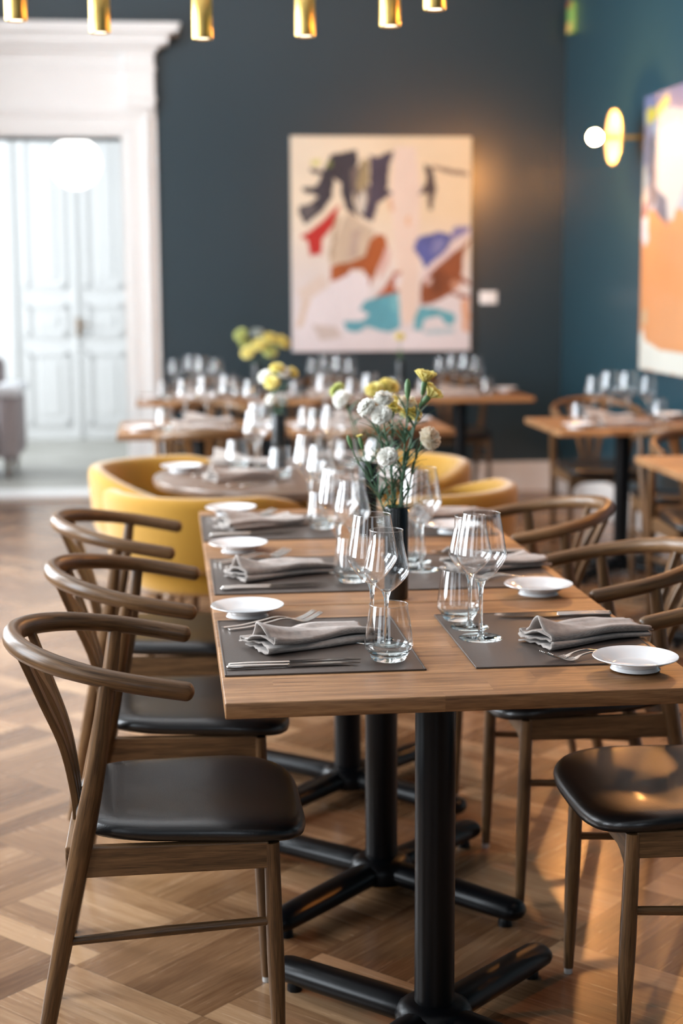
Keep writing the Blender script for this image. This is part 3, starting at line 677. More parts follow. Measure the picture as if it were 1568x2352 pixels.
# ================================================================== WISHBONE CHAIRS
def build_chair():
    t = thing('armchair', 'x', 'chair')
    # bentwood top rail + arms, one continuous round rod
    P = []; n = 40
    plan = [(0.047, 0.224), (0.0, 0.2265), (-0.044, 0.2265), (-0.082, 0.222), (-0.116, 0.2115), (-0.150, 0.196), (-0.182, 0.176), (-0.210, 0.150), (-0.235, 0.118), (-0.254, 0.080), (-0.266, 0.040), (-0.270, 0.0)]
    pts = catmull([(x, y, 0.737+0.060*(0.047-x)/0.317) for x, y in plan], 4); pts[-1].y = 0
    full = [Vector(p) for p in pts]+[Vector((p[0], -p[1], p[2])) for p in reversed(pts[:-1])]
    L = len(full); R = []
    for i, p in enumerate(full):
        back = min(1, max(0, (-0.12-p.x)/0.15)); R.append((0.0172+0.0035*back, 0.0172+0.001*back))
    Pq, Rq = roundtube(full, R, 5)
    G().tube(Pq, Rq, 18, up=(0, 0, 1)).obj('bent_arm_rail', M['chair'], t, useuv=True, sharp=60)
    for s in (-1, 1):
        # rear leg rises to carry the arm
        P = catmull([(-0.235, s*0.172, 0.0), (-0.196, s*0.187, 0.20), (-0.150, s*0.2, 0.42), (-0.113, s*0.216, 0.60), (-0.090, s*0.2215, 0.757)], 6)
        R = [0.0125+0.0075*math.sin(min(1, i/(len(P)-1)*1.35)*PI/2*1.0) if i/(len(P)-1) < 0.6 else 0.0195-0.006*((i/(len(P)-1)-0.6)/0.4) for i in range(len(P))]
        G().tube(P, R, 16, up=(1, 0, 0)).obj('rear_leg', M['chair'], t, useuv=True, sharp=60)
        P = catmull([(0.204, s*0.195, 0.012), (0.201, s*0.195, 0.14), (0.197, s*0.195, 0.28), (0.193, s*0.195, 0.448)], 5)
        R = [0.0105+0.005*min(1, i/(len(P)-1)*2.0) if i/(len(P)-1) < 0.6 else 0.0155-0.0015*((i/(len(P)-1)-0.6)/0.4) for i in range(len(P))]
        lg = G().tube(P, R, 16, up=(1, 0, 0)).obj('front_leg', M['chair'], t, useuv=True, sharp=60)
        G().lathe([(0.001, 0), (0.009, 0), (0.0095, 0.013)], 12, (0.204, s*0.195, 0)).obj('foot_glide', M['glass_foot'], lg)
        # side rail, arched gusset at the front leg
        g = G()
        V = []
        prof = [(-0.155, 0.455), (0.188, 0.452), (0.188, 0.402), (-0.165, 0.398)]
        for yy in (s*0.195-0.010, s*0.195+0.010): V += [(x, yy, z) for x, z in prof]
        g.add(V, [(0, 1, 2, 3), (7, 6, 5, 4), (0, 4, 5, 1), (1, 5, 6, 2), (2, 6, 7, 3), (3, 7, 4, 0)])
        o = g.obj('side_rail', M['rail'], t, smooth=False, axis=0)
        bv = o.modifiers.new('soft', 'BEVEL'); bv.width = 0.003; bv.segments = 2
        G().tube([(-0.187, s*0.190, 0.255+0.02), (0.0, s*0.195, 0.29), (0.197, s*0.195, 0.30)], [0.0075, 0.0095, 0.008], 12).obj('stretcher', M['chair'], t, useuv=True)
    # front rail with curved lower corners, and rear rail
    g = G(); N = 20; V = []
    for i in range(N+1):
        y = -0.185+0.37*i/N; e = min(1, (0.185-abs(y))/0.06); zb = 0.405-0.035*(1-e)**2
        for x in (0.183, 0.203): V += [(x, y, zb), (x, y, 0.449)]
    Fc = []
    for i in range(N):
        a = i*4; b = a+4
        Fc += [(a, b, b+1, a+1), (a+2, a+3, b+3, b+2), (a+1, b+1, b+3, a+3), (a, a+2, b+2, b)]
    g.add(V, Fc); g.obj('front_rail', M['rail'], t, smooth=False, axis=1)
    G().box(-0.172, -0.150, -0.19, 0.19, 0.398, 0.452, 0.003).obj('rear_rail', M['rail'], t, axis=1)
    # fan splat: three flat bent slats
    for yb, yt, w in ((-0.036, -0.098, 0.030), (0.0, 0.0, 0.034), (0.036, 0.098, 0.030)):
        xt = -0.268 if yt == 0 else -0.247
        P = catmull([(-0.160, yb, 0.425), (-0.163, yb*1.1, 0.50), (-0.180, yb+(yt-yb)*0.38, 0.60), (-0.212, yb+(yt-yb)*0.70, 0.69), (xt, yt, 0.785)], 6)
        V = []; UV = []; L = 0; K = len(P)
        for i, p in enumerate(P):
            f = i/(K-1); hw = (w*0.62+w*0.42*f)/2; tk = 0.0070
            if i: L += (P[i]-P[i-1]).length
            tn = (P[min(i+1, K-1)]-P[max(i-1, 0)]).normalized(); nx = Vector((tn.z, 0, -tn.x)).normalized(); sd = tn.cross(nx).normalized()
            for a, b in ((-1, -1), (1, -1), (1, 1), (-1, 1)): V.append(p+sd*hw*a+nx*tk*b); UV.append((a*hw+b*tk, L))
        Fc = [(i*4+j, i*4+(j+1) % 4, (i+1)*4+(j+1) % 4, (i+1)*4+j) for i in range(K-1) for j in range(4)]+[(3, 2, 1, 0), (K*4-4, K*4-3, K*4-2, K*4-1)]
        o = G().add(V, Fc, UV).obj('back_slat', M['chair'], t, smooth=False, useuv=True)
        bv = o.modifiers.new('soft', 'BEVEL'); bv.width = 0.002; bv.segments = 2
    # leather seat pad
    def outline(a, k=1.0):
        ca, sa = math.cos(a), math.sin(a); e = 2/4.2
        x = 0.052+0.212*(abs(ca)**e)*(1 if ca >= 0 else -1)
        hw = 0.193+0.036*(x+0.16)/0.42
        y = hw*(abs(sa)**e)*(1 if sa >= 0 else -1)
        return x, y
    n = 72; V = []; Fc = []
    def top(x, y, r):
        return 0.486+0.012*(y/0.22)**2*(1 if x < 0.15 else 1)-0.014*((x-0.05)/0.21)**2*(1 if x > 0.05 else -0.9)-0.010*r**6
    rings = [(0.001, 0), (0.25, 0), (0.45, 0), (0.62, 0), (0.76, 0), (0.86, 0), (0.93, 0.001), (0.97, 0.004), (0.992, 0.009), (1.0, 0.016), (0.992, 0.024), (0.965, 0.030), (0.93, 0.033), (0.0, 0.033)]
    for k, (f, dz) in enumerate(rings):
        for j in range(n):
            a = 2*PI*j/n; x, y = outline(a); x = 0.052+(x-0.052)*f; y = y*f
            V.append((x, y, top(x, y, f)-dz))
    for k in range(len(rings)-1):
        for j in range(n): Fc.append((k*n+j, (k+1)*n+j, (k+1)*n+(j+1) % n, k*n+(j+1) % n))
    mk('seat', V, Fc, M['leather'], t)
    return t
M['glass_foot'] = plain('clear_plastic_glide', (0.6, 0.6, 0.58), 0.25)
chair = build_chair()
LG, RG = 'oak armchairs on the left side of the long row', 'oak armchairs on the right side of the long row'
place(chair, (-0.030, 2.848, 0), 0, 'oak armchair with black seat, nearest on the left of the long row', LG)
place(chair, (-0.006, 3.505, 0), -0.035, 'oak armchair with black seat, second of the three on the left', LG)
place(chair, (-0.046, 4.245, 0), -0.05, 'oak armchair third on the left, in front of the yellow armchairs', LG)
place(chair, (1.010, 2.812, 0), PI, 'oak armchair nearest on the right, orange lamplight on its black seat', RG)
place(chair, (0.985, 3.550, 0), PI, 'oak armchair second of the three on the right side', RG)
place(chair, (0.975, 4.325, 0), PI, 'oak armchair farthest on the right, its rail just before the yellow armchairs', RG)
BG = 'blurred oak armchairs around the far tables'
place(chair, (0.16, 6.88, 0), PI/2, 'blurred oak armchair, back to us, at the left table of the middle row', BG)
place(chair, (0.93, 6.92, 0), PI/2, 'blurred oak armchair with its back to us, behind the carnations', BG)
place(chair, (0.20, 8.02, 0), -PI/2, 'blurred oak armchair on the far side of the middle row, left table', BG)
place(chair, (0.92, 8.05, 0), -PI/2, 'blurred oak armchair on the far side of the middle row, right table', BG)
place(chair, (0.22, 9.93, 0), -PI/2, 'blurred oak armchair between the left wall-row table and the blue wall', BG)
place(chair, (1.00, 9.93, 0), -PI/2, 'blurred oak armchair between the middle wall-row table and the blue wall', BG)
place(chair, (1.83, 9.93, 0), -PI/2, 'blurred oak armchair below the white label card, its slats seen under the table', BG)
place(chair, (2.24, 7.95, 0), -PI/2, 'blurred oak armchair facing us behind the table by the teal wall', BG)
place(chair, (2.30, 6.72, 0), PI/2-0.12, 'blurred oak armchair with its back to us at the table by the teal wall', BG)
place(chair, (2.20, 6.10, 0), -PI/2, 'blurred oak armchair at the right picture edge, behind the cut-off table', BG)

# ================================================================== YELLOW TUB CHAIRS
def build_tub():
    t = thing('tub_chair', 'x', 'armchair')
    n = 80
    # curved back: thick padded band, faces +x
    V = []; UV = []; Fc = []; span = math.radians(118); m = 16
    for i in range(n+1):
        a = -span+2*span*i/n; f = abs(a)/span
        zt = 0.752-0.10*max(0, (f-0.45)/0.55)**1.3; zb = 0.50; r = 0.315; th = 0.034
        if i in (0, n): th *= 0.55
        cx, cy = -math.cos(a), math.sin(a)
        for j in range(m):
            b = 2*PI*j/m; cb, sb = math.cos(b), math.sin(b); e = 0.55
            ro = th*abs(cb)**e*(1 if cb >= 0 else -1); zz = (zt+zb)/2+(zt-zb)/2*abs(sb)**0.35*(1 if sb >= 0 else -1)
            fl = 0.022*((zz-zb)/(zt-zb))
            V.append(((r+ro+fl)*cx, (r+ro+fl)*cy, zz))
    for i in range(n):
        for j in range(m): Fc.append((i*m+j, (i+1)*m+j, (i+1)*m+(j+1) % m, i*m+(j+1) % m))
    Fc += [tuple(range(m)), tuple(n*m+j for j in range(m-1, -1, -1))]
    mk('backrest', V, Fc, M['yellow'], t)
    V = []; Fc = []; n = 64
    rings = [(0.001, 0.535), (0.5, 0.533), (0.85, 0.527), (0.96, 0.515), (1.0, 0.495), (1.0, 0.43), (0.97, 0.415), (0.0, 0.412)]
    for f, z in rings:
        for j in range(n): a = 2*PI*j/n; V.append((0.29*f*math.cos(a)+0.02, 0.285*f*math.sin(a), z))
    for k in range(len(rings)-1):
        for j in range(n): Fc.append((k*n+j, (k+1)*n+j, (k+1)*n+(j+1) % n, k*n+(j+1) % n))
    mk('seat', V, Fc, M['yellow'], t)
    for a in (45, 135, 225, 315):
        c, s = math.cos(math.radians(a)), math.sin(math.radians(a))
        G().tube([(0.25*c, 0.25*s, 0.0), (0.19*c, 0.19*s, 0.42)], [0.010, 0.016], 12, up=(1, 0, 0)).obj('leg', M['chair'], t, useuv=True)
    return t
tub = build_tub()
YG = 'mustard yellow tub armchairs around the round table'
place(tub, (0.13, 5.28, 0), math.radians(62), 'yellow tub armchair nearest on the left, its back to the camera', YG)
place(tub, (0.05, 5.90, 0), math.radians(-38), 'yellow tub armchair left behind, its open inside seen past the round table', YG)
place(tub, (0.82, 5.24, 0), math.radians(140), 'yellow tub armchair nearest on the right, behind the wine glasses', YG)
place(tub, (0.79, 5.93, 0), math.radians(215), 'yellow tub armchair behind on the right, beside the carnations', YG)

# ================================================================== TABLEWARE
def wineglass(name, prof_bowl, stem_h, foot_r, H):
    t = thing(name, 'x', 'glass')
    r0 = prof_bowl[0][1]
    P = [(max(r, 0.0008), z) for z, r in prof_bowl]
    rimr, rimz = P[-1]
    g = G().lathe(P, 48)
    ring = [(rimr+0.0009*math.cos(a), rimz+0.0009*math.sin(a)) for a in [2*PI*i/8 for i in range(9)]]
    g.lathe(ring, 48); g.obj('bowl', M['glasswall'], t, sharp=80)
    zb = prof_bowl[0][0]
    S = [(0.0005, 0.0026), (0.0075, 0.0030), (0.0055, 0.008), (0.0042, 0.018), (0.0036, 0.04), (0.0037, zb*0.72), (0.0048, zb*0.90), (0.0085, zb*0.985), (0.0105, zb+0.004), (0.0005, zb+0.0015)]
    G().lathe(S, 24).obj('stem', M['glass'], t, sharp=80)
    Fp = [(0.0005, 0.0), (foot_r-0.001, 0.0), (foot_r, 0.0009), (foot_r-0.001, 0.0018), (foot_r*0.5, 0.0022), (0.008, 0.0034), (0.0005, 0.0036)]
    G().lathe(Fp, 48).obj('foot', M['glass'], t, sharp=80)
    return t
red = wineglass('red_wine_glass', [(0.112, 0.009), (0.117, 0.016), (0.130, 0.029), (0.146, 0.041), (0.157, 0.0475), (0.163, 0.0495), (0.169, 0.0490), (0.190, 0.0455), (0.215, 0.0410), (0.246, 0.0355)], 0.11, 0.0420, 0.246)
white = wineglass('white_wine_glass', [(0.108, 0.008), (0.113, 0.015), (0.124, 0.027), (0.136, 0.0375), (0.144, 0.0425), (0.150, 0.0432), (0.158, 0.0420), (0.178, 0.0375), (0.198, 0.0335), (0.205, 0.0320), (0.226, 0.0312)], 0.11, 0.0385, 0.226)
def build_tumbler():
    t = thing('tumbler', 'x', 'glass')
    g = G().lathe([(0.0375, 0.016), (0.0425, 0.0215), (0.0450, 0.0265), (0.0452, 0.030), (0.0440, 0.040), (0.0395, 0.074), (0.0350, 0.104)], 56)
    g.lathe([(0.0350+0.0008*math.cos(a), 0.104+0.0008*math.sin(a)) for a in [2*PI*i/8 for i in range(9)]], 56)
    g.obj('glass_wall', M['glasswall'], t, sharp=80)
    G().lathe([(0.0005, 0.0), (0.0285, 0.0), (0.0300, 0.0012), (0.0345, 0.0085), (0.0385, 0.0165), (0.0440, 0.0235), (0.0410, 0.0225), (0.034, 0.0150), (0.022, 0.0120), (0.0005, 0.0115)], 56).obj('thick_base', M['glass'], t, sharp=80)
    return t
tum = build_tumbler()
def build_plate():
    t = thing('bread_plate', 'x', 'plate')
    G().lathe([(0.0005, 0.0045), (0.036, 0.0045), (0.042, 0.0060), (0.055, 0.0125), (0.070, 0.0195), (0.0755, 0.0215), (0.0765, 0.0225), (0.0758, 0.0238), (0.070, 0.0222), (0.055, 0.0155), (0.044, 0.0090), (0.038, 0.0075), (0.0005, 0.0072)], 72).obj('dish', M['porcelain'], t, sharp=70)
    G().lathe([(0.040, 0.0055), (0.0445, 0.0), (0.0425, -0.0), (0.039, 0.0045)], 72).obj('foot_ring', M['porcelain'], t, sharp=70)
    return t
plate = build_plate()
def build_knife():
    t = thing('table_knife', 'x', 'knife')   # along +x, handle end at 0, total 0.238
    P = [(0.0, 0, 0.0045), (0.03, 0, 0.0048), (0.07, 0, 0.0045), (0.106, 0, 0.0040)]
    P, R = roundtube(P, [(0.0036, 0.0052), (0.0038, 0.0054), (0.0034, 0.0048), (0.0030, 0.0045)], 3)
    G().tube(P, R, 14).obj('handle', M['steel'], t)
    V = []; Fc = []; n = 16
    for i in range(n+1):
        f = i/n; x = 0.106+0.132*f; w = 0.0085*(1-max(0, (f-0.62)/0.38)**2)+0.0004; y0 = -0.0045
        V += [(x, y0, 0.0052), (x, y0, 0.0034), (x, y0+2*w, 0.0043)]
    for i in range(n):
        a = i*3; b = a+3; Fc += [(a, b, b+2, a+2), (a+1, a+2, b+2, b+1), (a, a+1, b+1, b)]
    Fc += [(0, 2, 1), (n*3, n*3+1, n*3+2)]
    mk('blade', V, Fc, M['steel'], t, smooth=False)
    return t
def build_fork():
    t = thing('table_fork', 'x', 'fork')     # along +x, handle end at 0, tines tips at 0.2, raised
    P = catmull([(0, 0, 0.003), (0.04, 0, 0.0035), (0.085, 0, 0.0085), (0.115, 0, 0.0125), (0.138, 0, 0.0095), (0.153, 0, 0.0045)], 4); K = len(P)
    R = [(0.0017, 0.0062-0.0036*min(1, i/(K*0.55))) if i < K*0.75 else (0.0016, 0.0028+0.007*((i/K-0.75)/0.25)) for i in range(K)]
    G().tube(P, R, 12).obj('handle', M['steel'], t, useuv=True)
    for k in range(4):
        y = (k-1.5)*0.0052
        P = catmull([(0.150, y*0.9, 0.0050), (0.163, y, 0.0032), (0.182, y, 0.0080), (0.204, y*0.96, 0.0185)], 4)
        G().tube(P, [0.0013]*(len(P)-2)+[0.001, 0.0005], 8).obj('tine', M['steel'], t)
    return t
knife = build_knife(); fork = build_fork()
def build_mat():
    t = thing('placemat', 'x', 'placemat')
    G().box(-0.18, 0.18, -0.225, 0.225, 0, 0.0022, 0.0009).obj('leather_sheet', M['placemat'], t)
    g = G()
    for a, b, c, d in ((-0.18, 0.18, -0.225, -0.2215), (-0.18, 0.18, 0.2215, 0.225), (-0.18, -0.1765, -0.225, 0.225), (0.1765, 0.18, -0.225, 0.225)): g.box(a, b, c, d, 0.0004, 0.0034, 0.001)
    g.obj('turned_edge', M['placemat'], t)
    return t
mat = build_mat()
def build_napkin(seed, L=0.242, W=0.122, name='linen_napkin'):
    """folded four layers deep; runs along +x from its open layered end at 0"""
    rn = random.Random(seed); t = thing(name, 'x', 'napkin')
    ph = [rn.uniform(0, 6.28) for _ in range(8)]
    lay = [(0.86, -0.98, 0.0030), (-0.88, 0.94, 0.0100), (0.90, -0.95, 0.0170), (-0.80, 0.55, 0.0270)]
    path = []
    for k, (a, b, z) in enumerate(lay):
        for i in range(9): path.append((a+(b-a)*i/8, z, k))
        if k < 3:
            a2, z2 = lay[k+1][0], lay[k+1][2]; cx = (b+a2)/2; sgn = 1 if b > 0 else -1
            for q in (30, 60, 90, 120, 150):
                r = math.radians(q); path.append((cx+sgn*(0.10*math.sin(r)), (z+z2)/2-(z2-z)/2*math.cos(r), k+0.5))
    K = len(path); N = 30; V = []; UV = []
    for s in range(N+1):
        f = s/N; w = W/2*(0.86-0.12*math.sin(f*PI*0.9)+0.20*f); lift = 1+0.50*(1-f)**2
        sec = []
        for i, (u, z, k) in enumerate(path):
            zz = z*lift*(1-0.22*f)+0.0032*math.sin(u*4+f*5+ph[0])*(z/0.028)+0.004*math.sin(f*7+ph[1]+u)*(z/0.028)+0.0016*math.sin(u*13+k*2+ph[2]+f*3)
            if k >= 2: zz += 0.011*(1-f)**3*math.sin(u*3.2+ph[3]*0.3+1.2)*(k-1.5)+0.0045*math.exp(-((f-0.55)/0.12)**2)*math.cos(u*2.2+ph[4])
            yy = u*w+0.0035*math.sin(f*6+k*1.3+ph[5]); xx = f*L+0.007*math.sin(u*3+k*1.9+ph[6])*((1-f)**2+f**2)
            sec.append(Vector((xx, yy, max(zz, 0.0016))))
        for side in (1, -1):
            rng = range(K) if side > 0 else range(K-1, -1, -1)
            for i in rng:
                tg = (sec[min(i+1, K-1)]-sec[max(i-1, 0)]); nn = Vector((0, -tg.z, tg.y))
                nn = nn.normalized() if nn.length > 1e-6 else Vector((0, 0, 1)); p = sec[i]+nn*0.0015*side
                V.append((p.x, p.y, max(p.z, 0.0003)))
    M2 = 2*K; Fc = [(s*M2+j, s*M2+(j+1) % M2, (s+1)*M2+(j+1) % M2, (s+1)*M2+j) for s in range(N) for j in range(M2)]
    for s in (0, N):
        for i in range(K-1):
            a, b, c, d = s*M2+i, s*M2+i+1, s*M2+M2-2-i, s*M2+M2-1-i; Fc.append((a, b, c, d) if s else (d, c, b, a))
    mk('folded_cloth', V, Fc, M['linen'], t)
    return t
naps = [build_napkin(3), build_napkin(11), build_napkin(23)]

ZM = TT+0.0024     # top of a placemat
def aim(p, q): return math.atan2(q[1]-p[1], q[0]-p[0])
WH = dict(L1='nearest left-hand place', L2='middle left-hand place', L3='farthest left-hand place', R1='nearest right-hand place', R2='middle right-hand place', R3='farthest right-hand place')
SET = {   # world positions on the long table
 'L1': dict(mat=(0.265, 2.890), plate=(0.150, 3.170), tum=(0.388, 2.745), white=(0.3965, 2.838), red=(0.378, 2.905), kn=((0.093, 2.707), (0.330, 2.716)), fk=((0.094, 3.040), (0.278, 3.105)), nap=((0.151, 2.838), (0.372, 2.960)), ni=0),
 'L2': dict(mat=(0.268, 3.612), plate=(0.166, 3.957), tum=(0.410, 3.500), white=(0.420, 3.590), red=(0.392, 3.640), kn=((0.106, 3.425), (0.344, 3.440)), fk=((0.100, 3.780), (0.284, 3.870)), nap=((0.140, 3.550), (0.350, 3.665)), ni=1),
 'L3': dict(mat=(0.259, 4.335), plate=(0.173, 4.605), tum=(0.417, 4.290), white=(0.425, 4.395), red=(0.400, 4.480), kn=((0.101, 4.172), (0.337, 4.200)), fk=((0.100, 4.500), (0.285, 4.560)), nap=((0.135, 4.290), (0.345, 4.395)), ni=2),
 'R1': dict(mat=(0.715, 2.890), plate=(0.815, 2.622), tum=(0.578, 3.065), white=(0.586, 2.990), red=(0.589, 2.894), kn=((0.896, 3.072), (0.659, 3.084)), fk=((0.868, 2.738), (0.680, 2.678)), nap=((0.677, 2.815), (0.905, 2.925)), ni=1),
 'R2': dict(mat=(0.703, 3.612), plate=(0.805, 3.316), tum=(0.570, 3.700), white=(0.594, 3.730), red=(0.590, 3.622), kn=((0.890, 3.830), (0.655, 3.844)), fk=((0.872, 3.440), (0.690, 3.480)), nap=((0.655, 3.580), (0.865, 3.665)), ni=2),
 'R3': dict(mat=(0.703, 4.335), plate=(0.770, 4.165), tum=(0.565, 4.520), white=(0.592, 4.455), red=(0.590, 4.340), kn=((0.885, 4.520), (0.650, 4.530)), fk=((0.870, 4.230), (0.690, 4.260)), nap=((0.690, 4.340), (0.885, 4.450)), ni=0),
}
def onmat(p, m): return ZM if abs(p[0]-m[0]) < 0.2 and abs(p[1]-m[1]) < 0.245 else TT
for k, s in SET.items():
    w = WH[k]; side = 1 if k[0] == 'L' else -1
    place(mat, (*s['mat'], TT+0.0002), 0, 'taupe leather placemat at the '+w+' of the long table', 'taupe placemats on the long table')
    zp = ZM+0.0012 if abs(s['plate'][1]-s['mat'][1]) < 0.225+0.044 else TT+0.0003
    place(plate, (*s['plate'], zp), 0, 'white bread plate at the '+w+' of the long table', 'bread plates on the long table')
    place(tum, (*s['tum'], onmat(s['tum'], s['mat'])+0.0002), 0.3, 'clear water tumbler at the '+w+' of the long table', 'tumblers on the long table')
    place(white, (*s['white'], onmat(s['white'], s['mat'])+0.0002), 0.2, 'narrow white-wine glass at the '+w+' of the long table', 'white-wine glasses on the long table')
    place(red, (*s['red'], onmat(s['red'], s['mat'])+0.0002), 0.1, 'wide red-wine glass at the '+w+' of the long table', 'red-wine glasses on the long table')
    a = aim(*s['kn']); p = s['kn'][0]
    place(knife, (p[0], p[1], ZM+0.0005), a, 'outer steel knife at the '+w+' of the long table', 'knives on the long table')
    place(knife, (p[0]+0.004*side, p[1]+0.0175*side, ZM+0.0005), a+0.03*side, 'inner steel knife at the '+w+' of the long table', 'knives on the long table')
    a = aim(*s['fk']); p = s['fk'][0]
    place(fork, (p[0], p[1], ZM+0.0005), a, 'outer steel fork at the '+w+', tines raised', 'forks on the long table')
    place(fork, (p[0]+0.012*side, p[1]-0.020*side, ZM+0.0005), a+0.01, 'inner steel fork at the '+w+', tines raised', 'forks on the long table')
    p, q = s['nap']; nz = naps[s['ni']]
    place(nz, (p[0], p[1], ZM+0.001), aim(p, q), 'folded natural linen napkin at the '+w+' of the long table', 'linen napkins on the long table')

# ------------------------------------------------------------------ round table settings
ZT = TT+0.0003
RG_ = 'tableware on the round table'
def nap_at(i, p, ang, z, label, group, sc=1.0): return place(naps[i], (p[0], p[1], z), math.radians(ang), label, group, scale=sc)
place(plate, (0.035, 5.70, ZT), 0, 'blurred bread plate at the left edge of the round table', RG_)
place(plate, (0.72, 5.28, ZT), 0, 'blurred bread plate at the right front of the round table', RG_)
nap_at(1, (0.13, 5.38), 28, ZT+0.001, 'blurred napkin with bluish folded end at the round table front left', RG_)
nap_at(2, (0.16, 5.92), -18, ZT+0.001, 'blurred linen napkin at the back left of the round table', RG_)
nap_at(0, (0.52, 5.16), 25, ZT+0.001, 'blurred linen napkin at the round table front, behind the front tumblers', RG_)
nap_at(1, (0.50, 5.93), 10, ZT+0.001, 'blurred linen napkin at the back right of the round table', RG_)
for p, lb in (((0.245, 5.78), 'left of the tall wine glass'), ((0.385, 5.48), 'in front of the yellow and white carnations'), ((0.52, 5.42), 'right of the carnation vase'), ((0.65, 5.72), 'right back of the round table')):
    place(tum, (*p, ZT), 0.4, 'blurred water tumbler on the round table, '+lb, RG_)
for pr, p, lb in ((red, (0.325, 5.72), 'tall wine glass on the round table, left of the carnation vase'), (white, (0.300, 5.60), 'smaller wine glass on the round table, left of the carnation vase'), (red, (0.585, 5.60), 'tall wine glass on the round table, right of the carnation vase'), (white, (0.535, 5.68), 'smaller wine glass on the round table, right of the carnation vase')):
    place(pr, (*p, ZT), 0, 'blurred '+lb, RG_)
for p, a, lb in (((0.075, 5.52), 20, 'leftmost'), ((0.19, 5.235), 35, 'second from the left'), ((0.235, 5.21), 35, 'third from the left')):
    place(knife, (*p, ZT+0.0005), math.radians(a), 'blurred steel knife on the round table, '+lb, RG_)

# ------------------------------------------------------------------ far tables
def dress(cx, cy, where, glasses, tums, G_, npos, ppos, kn=()):
    for i, (x, y, pr) in enumerate(glasses):
        od = ('leftmost', 'second', 'third', 'rightmost')[i]
        place(pr, (x, y, ZT), 0.1*i, 'blurred wine glass, %s of the four on the %s' % (od, where), G_)
    for i, (x, y) in enumerate(tums): place(tum, (x, y, ZT), 0.2*i, 'blurred tumbler at the %s of the %s' % (('left', 'right')[i], where), G_)
    for i, (x, y, a) in enumerate(npos): nap_at((i+1) % 3, (x, y), a, ZT+0.001, 'blurred linen napkin at the %s of the %s' % (('near side', 'far side')[i], where), G_, 1.0)
    for i, (x, y) in enumerate(ppos): place(plate, (x, y, ZT), 0, 'blurred bread plate at the %s of the %s' % (('left', 'right')[i], where), G_)
    for i, (x, y, a) in enumerate(kn): place(knife, (x, y, ZT+0.0005), math.radians(a), 'blurred steel knife, %s at the near side of the %s' % (('first', 'second', 'third')[i], where), G_)
dress(0.14, 7.45, 'left table of the middle row', [(0.069, 7.50, white), (0.167, 7.42, red), (0.275, 7.46, red), (0.381, 7.40, white)], [(-0.03, 7.28), (0.465, 7.62)],
      'tableware on the left table of the middle row', [(0.02, 7.22, 0), (0.06, 7.66, 0)], [(-0.15, 7.28), (0.45, 7.42)], [(0.33, 7.14, 92), (0.36, 7.14, 92)])
dress(0.93, 7.45, 'right table of the middle row', [(0.745, 7.50, red), (0.872, 7.40, white), (0.965, 7.47, red), (1.08, 7.42, white)], [(0.635, 7.26), (1.12, 7.62)],
      'tableware on the right table of the middle row', [(0.76, 7.20, 0), (0.80, 7.66, 0)], [(0.62, 7.30), (1.2, 7.52)], [(1.05, 7.14, 92)])
for i, w in enumerate(('left table against the blue wall', 'middle table against the blue wall', 'right table against the blue wall')):
    x = 0.19+0.79*i
    gx = ((0.030, 0.130, 0.190, 0.280), (0.870, 0.950, 1.015, 1.095), (1.655, 1.740, 1.795, 1.880))[i]; tx = ((-0.04, 0.40), (0.750, 1.210), (1.52, 1.92))[i]
    dress(x, 9.4, w, [(gx[0], 9.42, white), (gx[1], 9.47, red), (gx[2], 9.34, red), (gx[3], 9.42, white)], [(tx[0], 9.28), (tx[1], 9.30 if i == 2 else 9.5)], 'tableware on the '+w, [(x-0.16, 9.20, 0), (x-0.1, 9.60, 0)], [(x-0.32, 9.18), (x+0.33, 9.60)])
dress(2.2, 7.34, 'table by the teal wall', [(2.048, 7.36, white), (2.138, 7.40, red), (2.218, 7.36, red), (2.312, 7.34, white)], [(1.955, 7.28), (2.40, 7.42)],
      'tableware on the table by the teal wall', [(2.02, 7.14, 4), (2.06, 7.56, -3)], [(1.90, 7.10), (2.5, 7.58)], [(1.98, 7.03, 90), (2.30, 7.03, 90), (2.36, 7.03, 90)])

# ------------------------------------------------------------------ vases and carnations
def build_vase():
    t = thing('bud_vase', 'x', 'vase')
    G().lathe([(0.0005, 0.0), (0.0235, 0.0), (0.0258, 0.002), (0.0262, 0.006), (0.0262, 0.200), (0.0256, 0.2045), (0.0245, 0.2055), (0.0236, 0.2045), (0.0232, 0.190), (0.0232, 0.02), (0.0005, 0.018)], 48).obj('ceramic_tube', M['vase'], t, sharp=60)
    return t
vase = build_vase()
VS = [((0.483, 3.300), 'slim black vase nearest the camera, between the front wine glasses'), ((0.528, 4.140), 'slim black vase second along the long table, behind the carnations'),
      ((0.395, 5.720), 'slim black vase on the round table with yellow and white carnations'), ((0.515, 9.30), 'slim black vase on the tables along the blue wall, yellow cluster above it'),
      ((1.402, 9.42), 'slim black vase below the abstract painting with one yellow carnation'), ((2.497, 7.22), 'slim black vase at the right picture edge on the table by the teal wall')]
for p, lb in VS: place(vase, (*p, ZT), 0, lb, 'slim black vases')

